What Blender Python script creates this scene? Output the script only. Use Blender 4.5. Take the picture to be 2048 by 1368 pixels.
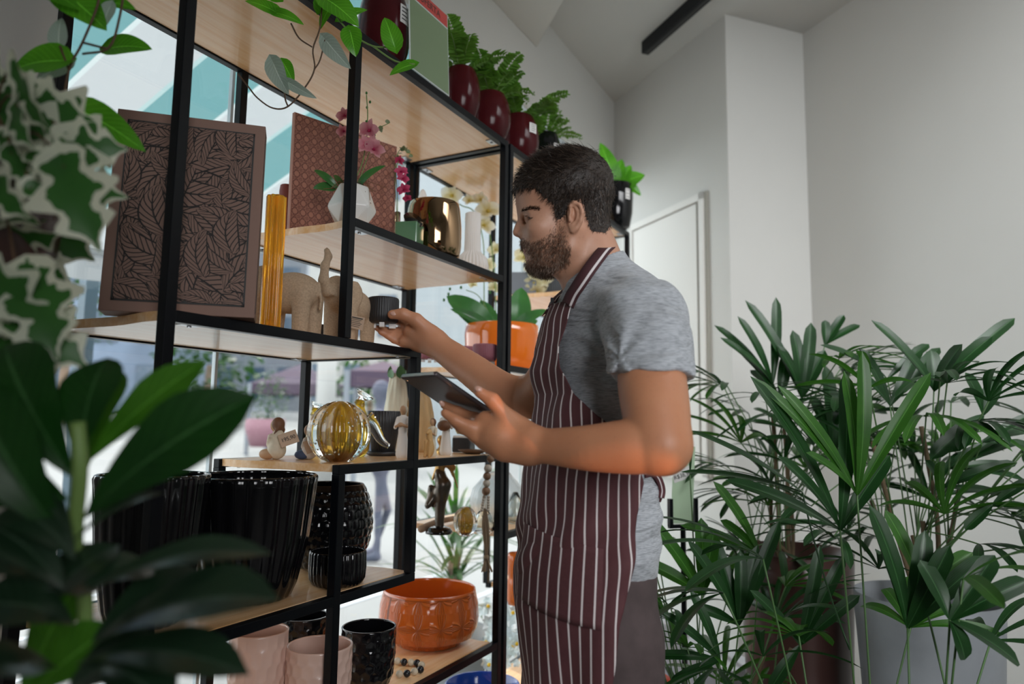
import bpy, math, random
import numpy as np
from mathutils import Vector
for o in list(bpy.data.objects): bpy.data.objects.remove(o)
SC = bpy.context.scene; COL = SC.collection
# ---------------------------------------------------------------- camera
FPX, YAW, PIT, ROL, CZ = 1425.5, .4854, .1125, .0142, 1.28
FW = np.array([math.cos(YAW)*math.cos(PIT), math.sin(YAW)*math.cos(PIT), math.sin(PIT)])
_r = np.array([math.sin(YAW), -math.cos(YAW), 0.]); _u = np.cross(_r, FW)
RT = math.cos(ROL)*_r + math.sin(ROL)*_u; UP = -math.sin(ROL)*_r + math.cos(ROL)*_u
NH = np.array([math.cos(YAW), math.sin(YAW), 0.]); CAM = np.array([0, 0, CZ])
cd = bpy.data.cameras.new('camera'); cam = bpy.data.objects.new('camera', cd); COL.objects.link(cam)
cd.sensor_width = 36; cd.lens = 36*FPX/2048; cd.clip_start = .02; cd.clip_end = 500
cd.dof.use_dof = True; cd.dof.focus_distance = 1.55; cd.dof.aperture_fstop = 2.4
from mathutils import Matrix
cam.matrix_world = Matrix(((RT[0], UP[0], -FW[0], 0), (RT[1], UP[1], -FW[1], 0), (RT[2], UP[2], -FW[2], CZ), (0, 0, 0, 1)))
SC.camera = cam
# ---------------------------------------------------------------- light
W = bpy.data.worlds.new('sky'); SC.world = W; W.use_nodes = True
bg = W.node_tree.nodes['Background']; bg.inputs[0].default_value = (.94, .97, 1, 1); bg.inputs[1].default_value = 1.7
def light(name, kind, loc, aim, energy, color, size=1, sizey=None):
    l = bpy.data.lights.new(name, kind); l.energy = energy; l.color = color
    if kind == 'AREA':
        l.shape = 'RECTANGLE'; l.size = size; l.size_y = sizey or size
    elif kind == 'SUN': l.angle = size
    elif kind == 'SPOT': l.shadow_soft_size = .05; l.spot_size = size; l.spot_blend = .6
    o = bpy.data.objects.new(name, l); COL.objects.link(o); o.location = loc
    o.rotation_euler = (Vector(aim)-Vector(loc)).to_track_quat('-Z', 'Y').to_euler(); return o
light('sun', 'SUN', (14, 14, 16), (6, 3, 0), 1.2, (1, .96, .9), .02)
sl_ = light('fill_behind_camera', 'AREA', (-1.1, -2.2, 2.0), (3.3, .1, 1.1), 13, (.97, .98, 1), 1.8, 1.6); sl_.data.spread = math.radians(85)  # added fill light behind the camera, brightens the man and the right wall
lamp_ = light('fill_near_ceiling', 'AREA', (1.9, -1.1, 3.2), (3.4, .0, 1.3), 14, (.97, .98, 1), 1.6, 1.0); lamp_.data.spread = math.radians(110)  # unseen area light added under the ceiling to lift the right and back walls
SC.view_settings.view_transform = 'Standard'; SC.view_settings.look = 'None'
SC.view_settings.exposure = 1.15; SC.view_settings.gamma = 1; SC.view_settings.use_curve_mapping = False
# ---------------------------------------------------------------- placing helpers
def ray(px, py): return FW + RT*(px-1024)/FPX - UP*(py-684)/FPX
def at(px, py, d):
    r = ray(px, py); return CAM + r*d/(r@NH)          # d = horizontal distance from the camera
def atZ(px, py, z):
    r = ray(px, py); return CAM + r*((z-CZ)/r[2])
def PX(px, y, z):                                      # point at depth y and height z seen at column px
    k = (px-1024)/FPX; v = RT-k*FW; return np.array([-(v[1]*y+v[2]*(z-CZ))/v[0], y, z])
def depth(p): return float((np.asarray(p)-CAM)@FW)
def sz(px, p): return px*depth(p)/FPX                  # size of px pixels at p
lw_ = light('sunbeam_through_storefront', 'SPOT', (.75, -1.5, .55), tuple(at(1158, 884, 1.09)), 60, (1, .45, .20), math.radians(2.5)); lw_.data.shadow_soft_size = .012
V3 = lambda *a: np.array(a, float)
def nrm(v):
    v = np.asarray(v, float); return v/(np.linalg.norm(v)+1e-12)
# ---------------------------------------------------------------- materials
MT = {}
def mat(name, col, rough=.5, metal=0, trans=0, spec=.5, noise=None, bump=None, coat=0, ior=1.45, sss=0, translucent=0, alpha=None, sheen=0):
    if name in MT: return MT[name]
    m = bpy.data.materials.new(name); m.use_nodes = True; nt = m.node_tree; N = nt.nodes; L = nt.links
    b = N['Principled BSDF']; b.inputs['Base Color'].default_value = (*col, 1); b.inputs['Roughness'].default_value = rough
    b.inputs['Metallic'].default_value = metal; b.inputs['Transmission Weight'].default_value = trans
    b.inputs['Specular IOR Level'].default_value = spec; b.inputs['Coat Weight'].default_value = coat; b.inputs['IOR'].default_value = ior
    if sheen: b.inputs['Sheen Weight'].default_value = sheen
    if sss:
        b.inputs['Subsurface Weight'].default_value = sss; b.inputs['Subsurface Radius'].default_value = (1, .35, .2); b.inputs['Subsurface Scale'].default_value = .006
    tc = N.new('ShaderNodeTexCoord')
    if noise:
        sc, amt = noise[0], noise[1]; col2 = noise[2] if len(noise) > 2 else tuple(c*(1-amt) for c in col)
        mp = N.new('ShaderNodeMapping'); L.new(tc.outputs['Object'], mp.inputs[0])
        mp.inputs['Scale'].default_value = sc if isinstance(sc, tuple) else (sc,)*3
        nz = N.new('ShaderNodeTexNoise'); nz.inputs['Scale'].default_value = 1; nz.inputs['Detail'].default_value = 6; L.new(mp.outputs[0], nz.inputs['Vector'])
        rp = N.new('ShaderNodeValToRGB'); rp.color_ramp.elements[0].position = .35; rp.color_ramp.elements[1].position = .68
        rp.color_ramp.elements[0].color = (*col, 1); rp.color_ramp.elements[1].color = (*col2, 1)
        L.new(nz.outputs['Fac'], rp.inputs[0]); L.new(rp.outputs[0], b.inputs['Base Color'])
    if bump:
        mp = N.new('ShaderNodeMapping'); L.new(tc.outputs['Object'], mp.inputs[0]); sc = bump[0]
        mp.inputs['Scale'].default_value = sc if isinstance(sc, tuple) else (sc,)*3
        nz = N.new('ShaderNodeTexNoise'); nz.inputs['Scale'].default_value = 1; nz.inputs['Detail'].default_value = 4; L.new(mp.outputs[0], nz.inputs['Vector'])
        bp = N.new('ShaderNodeBump'); bp.inputs['Strength'].default_value = bump[1]; bp.inputs['Distance'].default_value = bump[2] if len(bump) > 2 else .002
        L.new(nz.outputs['Fac'], bp.inputs['Height']); L.new(bp.outputs[0], b.inputs['Normal'])
    if translucent:
        tr = N.new('ShaderNodeBsdfTranslucent'); mx = N.new('ShaderNodeMixShader'); mx.inputs[0].default_value = translucent
        out = N['Material Output']; L.new(b.outputs[0], mx.inputs[1]); L.new(tr.outputs[0], mx.inputs[2]); L.new(mx.outputs[0], out.inputs[0])
        tr.inputs[0].default_value = (*col, 1)
        m['tr'] = 1
    MT[name] = m; return m
def node(nt, t, **kw):
    n = nt.nodes.new(t)
    for k, v in kw.items(): setattr(n, k, v)
    return n
def mth(nt, op, a, b=None, c=None):
    n = nt.nodes.new('ShaderNodeMath'); n.operation = op
    for i, x in enumerate((a, b, c)):
        if x is None: continue
        if isinstance(x, (int, float)): n.inputs[i].default_value = x
        else: nt.links.new(x, n.inputs[i])
    return n.outputs[0]
def mixc(nt, f, a, b):
    n = nt.nodes.new('ShaderNodeMix'); n.data_type = 'RGBA'
    if isinstance(f, (int, float)): n.inputs[0].default_value = f
    else: nt.links.new(f, n.inputs[0])
    for i, x in ((6, a), (7, b)):
        if isinstance(x, tuple): n.inputs[i].default_value = (*x, 1)
        else: nt.links.new(x, n.inputs[i])
    return n.outputs[2]
def uvmat(name, fn, rough=.5, translucent=0, spec=.5, coat=0, bumpf=None, bd=.001):
    """fn(nt,u,v)->colour socket, with u,v from the UV map"""
    if name in MT: return MT[name]
    m = bpy.data.materials.new(name); m.use_nodes = True; nt = m.node_tree; b = nt.nodes['Principled BSDF']
    b.inputs['Roughness'].default_value = rough; b.inputs['Specular IOR Level'].default_value = spec; b.inputs['Coat Weight'].default_value = coat
    uv = nt.nodes.new('ShaderNodeUVMap'); s = nt.nodes.new('ShaderNodeSeparateXYZ'); nt.links.new(uv.outputs[0], s.inputs[0])
    c = fn(nt, s.outputs[0], s.outputs[1]); nt.links.new(c, b.inputs['Base Color'])
    if bumpf:
        h = bumpf(nt, s.outputs[0], s.outputs[1]); bp = nt.nodes.new('ShaderNodeBump'); bp.inputs['Strength'].default_value = 1; bp.inputs['Distance'].default_value = bd
        nt.links.new(h, bp.inputs['Height']); nt.links.new(bp.outputs[0], b.inputs['Normal'])
    if translucent:
        tr = nt.nodes.new('ShaderNodeBsdfTranslucent'); mx = nt.nodes.new('ShaderNodeMixShader'); mx.inputs[0].default_value = translucent
        nt.links.new(c, tr.inputs[0]); nt.links.new(b.outputs[0], mx.inputs[1]); nt.links.new(tr.outputs[0], mx.inputs[2])
        nt.links.new(mx.outputs[0], nt.nodes['Material Output'].inputs[0])
    MT[name] = m; return m
def wood_mat(name, c1, c2, axis=0):
    if name in MT: return MT[name]
    m = bpy.data.materials.new(name); m.use_nodes = True; nt = m.node_tree; b = nt.nodes['Principled BSDF']; b.inputs['Roughness'].default_value = .30; b.inputs['Coat Weight'].default_value = .25
    tc = node(nt, 'ShaderNodeTexCoord'); mp = node(nt, 'ShaderNodeMapping'); nt.links.new(tc.outputs['Object'], mp.inputs[0])
    s = [26, 26, 26]; s[axis] = 1.6; mp.inputs['Scale'].default_value = s
    n1 = node(nt, 'ShaderNodeTexNoise'); n1.inputs['Scale'].default_value = 1.2; n1.inputs['Detail'].default_value = 8; n1.inputs['Distortion'].default_value = 1.2
    nt.links.new(mp.outputs[0], n1.inputs['Vector'])
    wv = node(nt, 'ShaderNodeTexNoise'); wv.inputs['Scale'].default_value = 5; wv.inputs['Detail'].default_value = 3; nt.links.new(mp.outputs[0], wv.inputs['Vector'])
    f = mth(nt, 'ADD', mth(nt, 'MULTIPLY', n1.outputs['Fac'], .7), mth(nt, 'MULTIPLY', wv.outputs['Fac'], .3))
    rp = node(nt, 'ShaderNodeValToRGB'); rp.color_ramp.elements[0].position = .38; rp.color_ramp.elements[1].position = .62
    rp.color_ramp.elements[0].color = (*c1, 1); rp.color_ramp.elements[1].color = (*c2, 1)
    nt.links.new(f, rp.inputs[0]); nt.links.new(rp.outputs[0], b.inputs['Base Color']); MT[name] = m; return m
BLACK = mat('black_steel', (.003, .004, .006), .36, 0, spec=.25)
PINE = wood_mat('pine', (.97, .66, .40), (.86, .48, .20))
WHITE = mat('wall_paint', (.54, .54, .515), .55, noise=(1.3, .05), bump=(9, .1))
# ---------------------------------------------------------------- mesh helpers
class MB:
    def __init__(s): s.v = []; s.f = []; s.uv = []; s.n = 0
    def add(s, v, f, uv=None):
        v = np.asarray(v, float).reshape(-1, 3); s.v.append(v)
        s.f += [tuple(int(i)+s.n for i in q) for q in f]
        s.uv.append(np.zeros((len(v), 2)) if uv is None else np.asarray(uv, float)); s.n += len(v); return s
    def box(s, lo, hi, M=None):
        lo = np.asarray(lo, float); hi = np.asarray(hi, float)
        v = np.array([[(hi if i & 1 else lo)[0], (hi if i & 2 else lo)[1], (hi if i & 4 else lo)[2]] for i in range(8)])
        if M is not None: v = M(v)
        return s.add(v, [(0, 2, 3, 1), (4, 5, 7, 6), (0, 1, 5, 4), (2, 6, 7, 3), (0, 4, 6, 2), (1, 3, 7, 5)])
    def obox(s, c, ax, h):     # oriented box: centre, three axes, half sizes
        A = np.array([nrm(a) for a in ax]); v = []
        for i in range(8): v.append(np.asarray(c)+sum(A[k]*h[k]*(1 if i >> k & 1 else -1) for k in range(3)))
        return s.add(v, [(0, 2, 3, 1), (4, 5, 7, 6), (0, 1, 5, 4), (2, 6, 7, 3), (0, 4, 6, 2), (1, 3, 7, 5)])
    def lathe(s, prof, c, segs=48, rib=None, ax=None, cap=True):
        c = np.asarray(c, float); Z = nrm(ax) if ax is not None else V3(0, 0, 1)
        X = nrm(np.cross(Z, V3(0.3, 1, .1))); Y = np.cross(Z, X); v = []; uv = []
        T = np.arange(segs)*2*np.pi/segs
        for j, p in enumerate(prof):
            r, z = p[0], p[1]; a = rib(T, j) if rib else np.ones(segs)
            rr = r*a
            v.append(c+np.outer(rr*np.cos(T), X)+np.outer(rr*np.sin(T), Y)+Z*z); uv.append(np.stack([T/(2*np.pi), np.full(segs, j/(len(prof)-1))], 1))
        f = []
        for j in range(len(prof)-1):
            for i in range(segs):
                k = (i+1) % segs; f.append((j*segs+i, j*segs+k, (j+1)*segs+k, (j+1)*segs+i))
        if cap:
            f.append(tuple(range(segs))[::-1]); f.append(tuple((len(prof)-1)*segs+i for i in range(segs)))
        return s.add(np.concatenate(v), f, np.concatenate(uv))
    def tube(s, pts, r, segs=8, cap=True):
        P = np.asarray(pts, float); n = len(P); r = np.full(n, r) if np.isscalar(r) else np.asarray(r, float)
        T = np.gradient(P, axis=0); T /= np.linalg.norm(T, axis=1)[:, None]+1e-12
        X = np.cross(T[0], V3(0.13, .27, 1)); 
        if np.linalg.norm(X) < .1: X = np.cross(T[0], V3(1, 0, 0))
        X = nrm(X); v = []; A = np.arange(segs)*2*np.pi/segs
        for i in range(n):
            X = nrm(X-T[i]*(X@T[i])); Y = np.cross(T[i], X); v.append(P[i]+r[i]*(np.outer(np.cos(A), X)+np.outer(np.sin(A), Y)))
        f = [(j*segs+i, j*segs+(i+1) % segs, (j+1)*segs+(i+1) % segs, (j+1)*segs+i) for j in range(n-1) for i in range(segs)]
        if cap: f += [tuple(range(segs))[::-1], tuple((n-1)*segs+i for i in range(segs))]
        return s.add(np.concatenate(v), f)
    def grid(s, G, uv=None):
        G = np.asarray(G); a, b = G.shape[:2]
        f = [(i*b+j, i*b+j+1, (i+1)*b+j+1, (i+1)*b+j) for i in range(a-1) for j in range(b-1)]
        if uv is None: uv = np.stack(np.meshgrid(np.linspace(0, 1, b), np.linspace(0, 1, a)), -1)
        return s.add(G.reshape(-1, 3), f, np.asarray(uv).reshape(-1, 2))
    def sphere(s, c, r, segs=16, ax=None):
        r = np.atleast_1d(r)*np.ones(3); n = segs//2+1; th = np.linspace(0, np.pi, n); T = np.arange(segs)*2*np.pi/segs; v = []
        for t in th: v.append(np.stack([math.sin(t)*np.cos(T), math.sin(t)*np.sin(T), np.full(segs, math.cos(t))], 1))
        v = np.concatenate(v)*r
        if ax is not None: v = v@np.array([nrm(a) for a in ax])
        f = [(j*segs+i, (j+1)*segs+i, (j+1)*segs+(i+1) % segs, j*segs+(i+1) % segs) for j in range(n-1) for i in range(segs)]
        return s.add(v+np.asarray(c), f)
    def build(s, name, m, parent=None, smooth=False, bevel=0, sub=0, solid=0):
        me = bpy.data.meshes.new(name); V = np.concatenate(s.v) if s.v else np.zeros((0, 3))
        o = bpy.data.objects.new(name, me)
        org = np.zeros(3)
        if parent is not None: org = np.array(parent.get('org', (0, 0, 0)))
        elif len(V): org = np.array([(V[:, 0].min()+V[:, 0].max())/2, (V[:, 1].min()+V[:, 1].max())/2, V[:, 2].min()])
        if parent is None: o.location = org; o['org'] = list(map(float, org))
        me.from_pydata((V-org).tolist(), [], s.f); me.validate(clean_customdata=False)
        UV = np.concatenate(s.uv); l = me.uv_layers.new(name='UVMap'); idx = np.zeros(len(me.loops), int); me.loops.foreach_get('vertex_index', idx)
        l.data.foreach_set('uv', UV[idx].ravel()); me.materials.append(m)
        if smooth: me.polygons.foreach_set('use_smooth', [True]*len(me.polygons))
        COL.objects.link(o)
        if parent is not None:
            o.parent = parent; o['org'] = list(map(float, org))
        if bevel:
            b = o.modifiers.new('bevel', 'BEVEL'); b.width = bevel; b.segments = 2; b.limit_method = 'ANGLE'
        if solid:
            b = o.modifiers.new('thick', 'SOLIDIFY'); b.thickness = solid; b.offset = 0
        if sub:
            b = o.modifiers.new('sub', 'SUBSURF'); b.levels = sub; b.render_levels = sub
        return o
def tag(o, label, cat, group=None):
    o['label'] = label; o['category'] = cat
    if group: o['group'] = group
    return o
def thing(name, loc, label, cat, group=None):
    o = bpy.data.objects.new(name, None); COL.objects.link(o); loc = [float(x) for x in loc]
    o.location = loc; o['org'] = loc; o.empty_display_size = .05; return tag(o, label, cat, group)
def struct(name, mb, m, **k):
    o = mb.build(name, m, **k); o['kind'] = 'structure'; return o
def stuff(o): o['kind'] = 'stuff'; return o
def text(name, s, c, xdir, udir, size, m, parent, align='CENTER', off=.0006):
    cu = bpy.data.curves.new(name, 'FONT'); cu.body = s; cu.size = size; cu.align_x = align; cu.align_y = 'CENTER'; cu.extrude = .0002
    t = bpy.data.objects.new(name, cu); COL.objects.link(t); dg = bpy.context.evaluated_depsgraph_get()
    me = bpy.data.meshes.new_from_object(t.evaluated_get(dg)); bpy.data.objects.remove(t)
    x = nrm(xdir); n = nrm(np.cross(x, udir)); u = np.cross(n, x); org = np.array(parent['org'])
    A = np.zeros(len(me.vertices)*3); me.vertices.foreach_get('co', A); A = A.reshape(-1, 3)
    P = np.asarray(c)+np.outer(A[:, 0], x)+np.outer(A[:, 1], u)+np.outer(A[:, 2]+off, n)-org
    me.vertices.foreach_set('co', P.ravel()); me.materials.append(m); o = bpy.data.objects.new(name, me); COL.objects.link(o); o.parent = parent; return o
def bez(a, b, c, n=12):
    t = np.linspace(0, 1, n)[:, None]; a, b, c = map(np.asarray, (a, b, c)); return (1-t)**2*a+2*t*(1-t)*b+t*t*c
def spl(pts, n=8):
    P = np.array(pts, float); P = np.vstack([2*P[0]-P[1], P, 2*P[-1]-P[-2]]); out = []
    for i in range(1, len(P)-2):
        for t in np.linspace(0, 1, n, endpoint=False):
            a, b, c, d = P[i-1:i+3]; out.append(.5*((2*b)+(c-a)*t+(2*a-5*b+4*c-d)*t*t+(3*b-a-3*c+d)*t**3))
    out.append(P[-2]); return np.array(out)
# ---------------------------------------------------------------- implicit modelling (numpy surface nets)
class Field:
    def __init__(s, lo, hi, h):
        s.lo = np.array(lo, float); s.h = h; s.n = np.ceil((np.array(hi)-s.lo)/h).astype(int)+1; s.D = np.full(s.n, .5, np.float32)
    def reg(s, lo, hi):
        a = np.maximum(np.floor((np.array(lo)-s.lo)/s.h).astype(int), 0); b = np.minimum(np.ceil((np.array(hi)-s.lo)/s.h).astype(int)+1, s.n)
        if (b <= a).any(): return None, None
        ax = [s.lo[i]+s.h*np.arange(a[i], b[i]) for i in range(3)]
        return tuple(slice(a[i], b[i]) for i in range(3)), np.stack(np.meshgrid(*ax, indexing='ij'), -1)
    def comb(s, lo, hi, fn, k=.01, op='u'):
        pad = k+2.5*s.h; sl, P = s.reg(np.array(lo)-pad, np.array(hi)+pad)
        if sl is None: return s
        d = fn(P); D = s.D[sl]
        if op == 'u':
            h = np.clip(.5+.5*(D-d)/k, 0, 1); s.D[sl] = D*(1-h)+d*h-k*h*(1-h)
        elif op == 's':
            h = np.clip(.5-.5*(D+d)/k, 0, 1); s.D[sl] = D*(1-h)+(-d)*h+k*h*(1-h)
        return s
    def cap(s, a, b, ra, rb, k=.01, op='u'):
        a = np.asarray(a, float); b = np.asarray(b, float); R = max(ra, rb)
        def fn(P):
            ba = b-a; t = np.clip(((P-a)@ba)/max(ba@ba, 1e-12), 0, 1); return np.linalg.norm(P-(a+t[..., None]*ba), axis=-1)-(ra+(rb-ra)*t)
        return s.comb(np.minimum(a, b)-R, np.maximum(a, b)+R, fn, k, op)
    def chain(s, pts, rs, k=.008, kj=None):
        for i in range(len(pts)-1): s.cap(pts[i], pts[i+1], rs[i], rs[i+1], k if i == 0 else (kj or min(k, .007)))
        return s
    def limb(s, pts, rs, k=.006, first=.02):
        P = spl(pts, 5); R = np.interp(np.linspace(0, len(pts)-1, len(P)), range(len(pts)), rs); R = np.convolve(np.pad(R, 2, 'edge'), [.1, .2, .4, .2, .1], 'valid')
        for i in range(len(P)-1): s.cap(P[i], P[i+1], R[i], R[i+1], first if i == 0 else .0015)
        return s
    def ell(s, c, r, ax=None, k=.01, op='u'):
        c = np.asarray(c, float); r = np.asarray(r, float); A = np.eye(3) if ax is None else np.array([nrm(a) for a in ax])
        ext = np.sqrt(((A*r[:, None])**2).sum(0))
        def fn(P):
            q = (P-c)@A.T; k0 = np.linalg.norm(q/r, axis=-1); k1 = np.linalg.norm(q/(r*r), axis=-1)+1e-9; return k0*(k0-1)/k1
        return s.comb(c-ext, c+ext, fn, k, op)
    def box(s, c, hs, ax=None, rd=.002, k=.004, op='u'):
        c = np.asarray(c, float); hs = np.asarray(hs, float); A = np.eye(3) if ax is None else np.array([nrm(a) for a in ax]); ext = np.abs(A*hs[:, None]).sum(0)
        def fn(P):
            q = np.abs((P-c)@A.T)-hs+rd; return np.linalg.norm(np.maximum(q, 0), axis=-1)+np.minimum(q.max(-1), 0)-rd
        return s.comb(c-ext, c+ext, fn, k, op)
    def cut(s, p, n):          # remove the side n points to
        n = nrm(n); sl, P = s.reg(s.lo, s.lo+s.h*s.n); s.D = np.maximum(s.D, ((P-np.asarray(p))@n).astype(np.float32)); return s
    def mesh(s):
        D = s.D; S = D < 0; n = np.array(D.shape); cnt = np.zeros(n-1, np.int8)
        for i in (0, 1):
            for j in (0, 1):
                for k in (0, 1): cnt += S[i:n[0]-1+i, j:n[1]-1+j, k:n[2]-1+k]
        C = np.argwhere((cnt > 0) & (cnt < 8)); idx = -np.ones(n-1, np.int64); idx[tuple(C.T)] = np.arange(len(C))
        acc = np.zeros((len(C), 3)); w = np.zeros(len(C)); cor = [(i, j, k) for i in (0, 1) for j in (0, 1) for k in (0, 1)]
        for a in cor:
            for ax in range(3):
                if a[ax]: continue
                b = list(a); b[ax] = 1; A = C+a; B = C+b; da = D[tuple(A.T)]; db = D[tuple(B.T)]; m = (da < 0) != (db < 0)
                t = np.where(m, da/np.where(m, da-db, 1), 0); p = np.array(a, float)+np.outer(t, np.eye(3)[ax]); acc[m] += p[m]; w[m] += 1
        V = s.lo+s.h*(C+acc/w[:, None]); F = []
        for ax in range(3):
            u, v = (ax+1) % 3, (ax+2) % 3; sl0 = [slice(None)]*3; sl1 = [slice(None)]*3; sl0[ax] = slice(0, -1); sl1[ax] = slice(1, None)
            E = np.argwhere(S[tuple(sl0)] != S[tuple(sl1)]); E = E[(E[:, u] > 0) & (E[:, v] > 0) & (E[:, u] < n[u]-1) & (E[:, v] < n[v]-1)]
            q = []
            for du, dv in ((0, 0), (1, 0), (1, 1), (0, 1)):
                c = E.copy(); c[:, u] -= du; c[:, v] -= dv; q.append(idx[tuple(c.T)])
            q = np.stack(q, 1); flip = S[tuple(E.T)]; q[~flip] = q[~flip][:, ::-1]; F.append(q)
        F = np.concatenate(F); return V, F[(F >= 0).all(1)]
    def into(s, mb, iters=1):
        V, F = s.mesh()
        for _ in range(iters):   # light relaxation
            acc = np.zeros_like(V); w = np.zeros(len(V))
            for a, b in ((0, 1), (1, 2), (2, 3), (3, 0)):
                np.add.at(acc, F[:, a], V[F[:, b]]); np.add.at(w, F[:, a], 1); np.add.at(acc, F[:, b], V[F[:, a]]); np.add.at(w, F[:, b], 1)
            V = V*.5+.5*acc/np.maximum(w, 1)[:, None]
        mb.add(V, F.tolist()); return mb
# ---------------------------------------------------------------- leaves
LP = {
 'heart': lambda v: np.where(v < .22, np.sqrt(np.clip(v/.22, 0, 1))*.98, 1)*np.clip(1-((v-.22)/.78).clip(0)**1.7, 0, 1)**.8,
 'oblong': lambda v: (np.sin(np.pi*np.clip(v, 0, 1)**.8))**.6,
 'obov': lambda v: np.clip(v/.62, 0, 1)**.9*np.clip(1-((v-.62)/.38).clip(0)**2.6, 0, 1),
 'strap': lambda v: np.clip(v/.3, 0, 1)**.6*np.clip(1-((v-.6)/.4).clip(0)**3, 0, 1)**.7*.95+.05*(1-v),
 'palm': lambda v: (.14+.86*np.clip(v/.5, 0, 1)**.8)*np.clip(1-((v-.78)/.22).clip(0)**2.8, 0, 1)**.7*(1-.18*v),
 'ivy': lambda v: np.clip(np.where(v < .3, .35+2.1*v, .98-1.0*(v-.3))*(1+.34*np.sin(v*19+.5))*np.clip((1-v)*3.4, 0, 1)**.6, .01, 1.2)*np.clip(v*14, 0, 1)}
def leaf(mb, a, b, w, nh=(0, 0, 1), arch=.0, fold=.15, prof='oblong', nv=11, nu=4, curl=0, lobe=0):
    """a blade from a to b, full width w, nh = rough facing direction, arch = lift of its middle"""
    a = np.asarray(a, float); b = np.asarray(b, float); L = np.linalg.norm(b-a); nh = nrm(nh); d = nrm(b-a)
    side = nrm(np.cross(d, nh)); n = np.cross(side, d); v = np.linspace(0, 1, nv); cc = a+np.outer(v, b-a)+np.outer(4*v*(1-v)*arch*L, n)
    pw = LP[prof](v)*w/2; us = np.linspace(-1, 1, 2*nu+1); G = np.zeros((nv, 2*nu+1, 3)); uv = np.zeros((nv, 2*nu+1, 2))
    for i in range(nv):
        for j, u in enumerate(us):
            back = -lobe*L*abs(u)**1.5*max(0, 1-v[i]*3)
            G[i, j] = cc[i]+side*u*pw[i]+n*(fold*abs(u)*pw[i]-curl*u*u*pw[i])+d*back; uv[i, j] = (u*.5+.5, v[i])
    return mb.grid(G, uv)
def leafmat(name, c1, c2, veins=None, edge=None, tr=.35, rough=.4, side=0, spec=.5):
    def fn(nt, u, v):
        nz = node(nt, 'ShaderNodeTexNoise'); nz.inputs['Scale'].default_value = 24; tc = node(nt, 'ShaderNodeTexCoord'); nt.links.new(tc.outputs['Object'], nz.inputs['Vector'])
        c = mixc(nt, nz.outputs['Fac'], c1, c2); x = mth(nt, 'ABSOLUTE', mth(nt, 'SUBTRACT', u, .5))
        if veins == 'par':
            s = mth(nt, 'SINE', mth(nt, 'MULTIPLY', x, 75)); c = mixc(nt, mth(nt, 'MULTIPLY', mth(nt, 'GREATER_THAN', s, .55), .45), c, tuple(k*.35 for k in c1))
        if veins == 'pin':
            s = mth(nt, 'SINE', mth(nt, 'MULTIPLY', mth(nt, 'SUBTRACT', v, mth(nt, 'MULTIPLY', x, .55)), 62)); c = mixc(nt, mth(nt, 'MULTIPLY', mth(nt, 'GREATER_THAN', s, .85), .2), c, tuple(min(1, k*1.8+.02) for k in c2))
        if veins: c = mixc(nt, mth(nt, 'MULTIPLY', mth(nt, 'LESS_THAN', x, .02), .6), c, tuple(min(1, k*2+.04) for k in c2))
        if edge:
            n2 = node(nt, 'ShaderNodeTexNoise'); n2.inputs['Scale'].default_value = 55; nt.links.new(tc.outputs['Object'], n2.inputs['Vector'])
            e = mth(nt, 'ADD', x, mth(nt, 'MULTIPLY', mth(nt, 'SUBTRACT', n2.outputs['Fac'], .5), .5)); e2 = mth(nt, 'ADD', e, mth(nt, 'MULTIPLY', mth(nt, 'SUBTRACT', v, .5), .12))
            c = mixc(nt, mth(nt, 'GREATER_THAN', e2, .3), c, edge)
        return c
    return uvmat(name, fn, rough, tr, spec=spec)
# ================================================================ SETTING
HI, LO = 3.3575, 3.163
C0 = V3(4.218, 1.5, 0); C1 = V3(3.51, .655, 0); C2 = V3(3.88, .325, 0); C3 = C2+V3(-.655, -.755, 0)*4.2
def prism(mb, poly, z0, z1):
    n = len(poly); v = [(p[0], p[1], z0) for p in poly]+[(p[0], p[1], z1) for p in poly]
    return mb.add(v, [tuple(range(n))[::-1], tuple(range(n, 2*n))]+[(i, (i+1) % n, n+(i+1) % n, n+i) for i in range(n)])
FLOOR = mat('floor_tiles', (.30, .29, .27), .35, noise=(3, .2))
struct('floor', prism(MB(), [(-1.6, 1.5), (4.218, 1.5), (3.51, .655), (3.88, .325), C3[:2], (-1.6, -2.9)], -.1, 0), FLOOR)
CEIL = mat('ceiling_paint', (.50, .50, .48), .7, bump=(7, .1))
struct('ceiling', prism(MB(), [(-1.6, 1.65), (4.5, 1.65), (4.5, .1), C3[:2]+V3(.3, -.2), (-1.6, -2.9)], HI, HI+.12), CEIL)
struct('trim_1', prism(MB(), [(-1.55, 1.499), (3.06, 1.499), (2.753, 1.218), (.6, -.8), (-1.55, -2.8)], LO, HI-.001), CEIL)
mb = MB(); mb.box((-1.6, 1.5, 0), (.793, 1.62, HI)); mb.box((.793, 1.5, 2.83), (4.3, 1.62, HI)); mb.box((4.195, 1.5, 0), (4.3, 1.62, 2.83)); mb.box((.793, 1.5, 0), (4.195, 1.62, .04))
struct('wall_window', mb, WHITE)
struct('wall_front', MB().box((-1.7, -3.0, 0), (1.3, -2.9, HI)), WHITE)
struct('wall_left', MB().box((-1.7, -2.9, 0), (-1.6, 1.62, HI)), WHITE)
def wallseg(name, a, b, th=.12):
    d = nrm(b-a); n = V3(d[1], -d[0], 0)*th
    if n@(a-V3(0, 0, 0)) < 0: n = -n
    return struct(name, prism(MB(), [a[:2], b[:2], (b+n)[:2], (a+n)[:2]], 0, HI), WHITE)
wallseg('wall_back', C0+nrm(C0-C1)*.02, C1); wallseg('wall_column', C1, C2+nrm(C2-C1)*.001); wallseg('wall_right', C2, C3)
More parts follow.
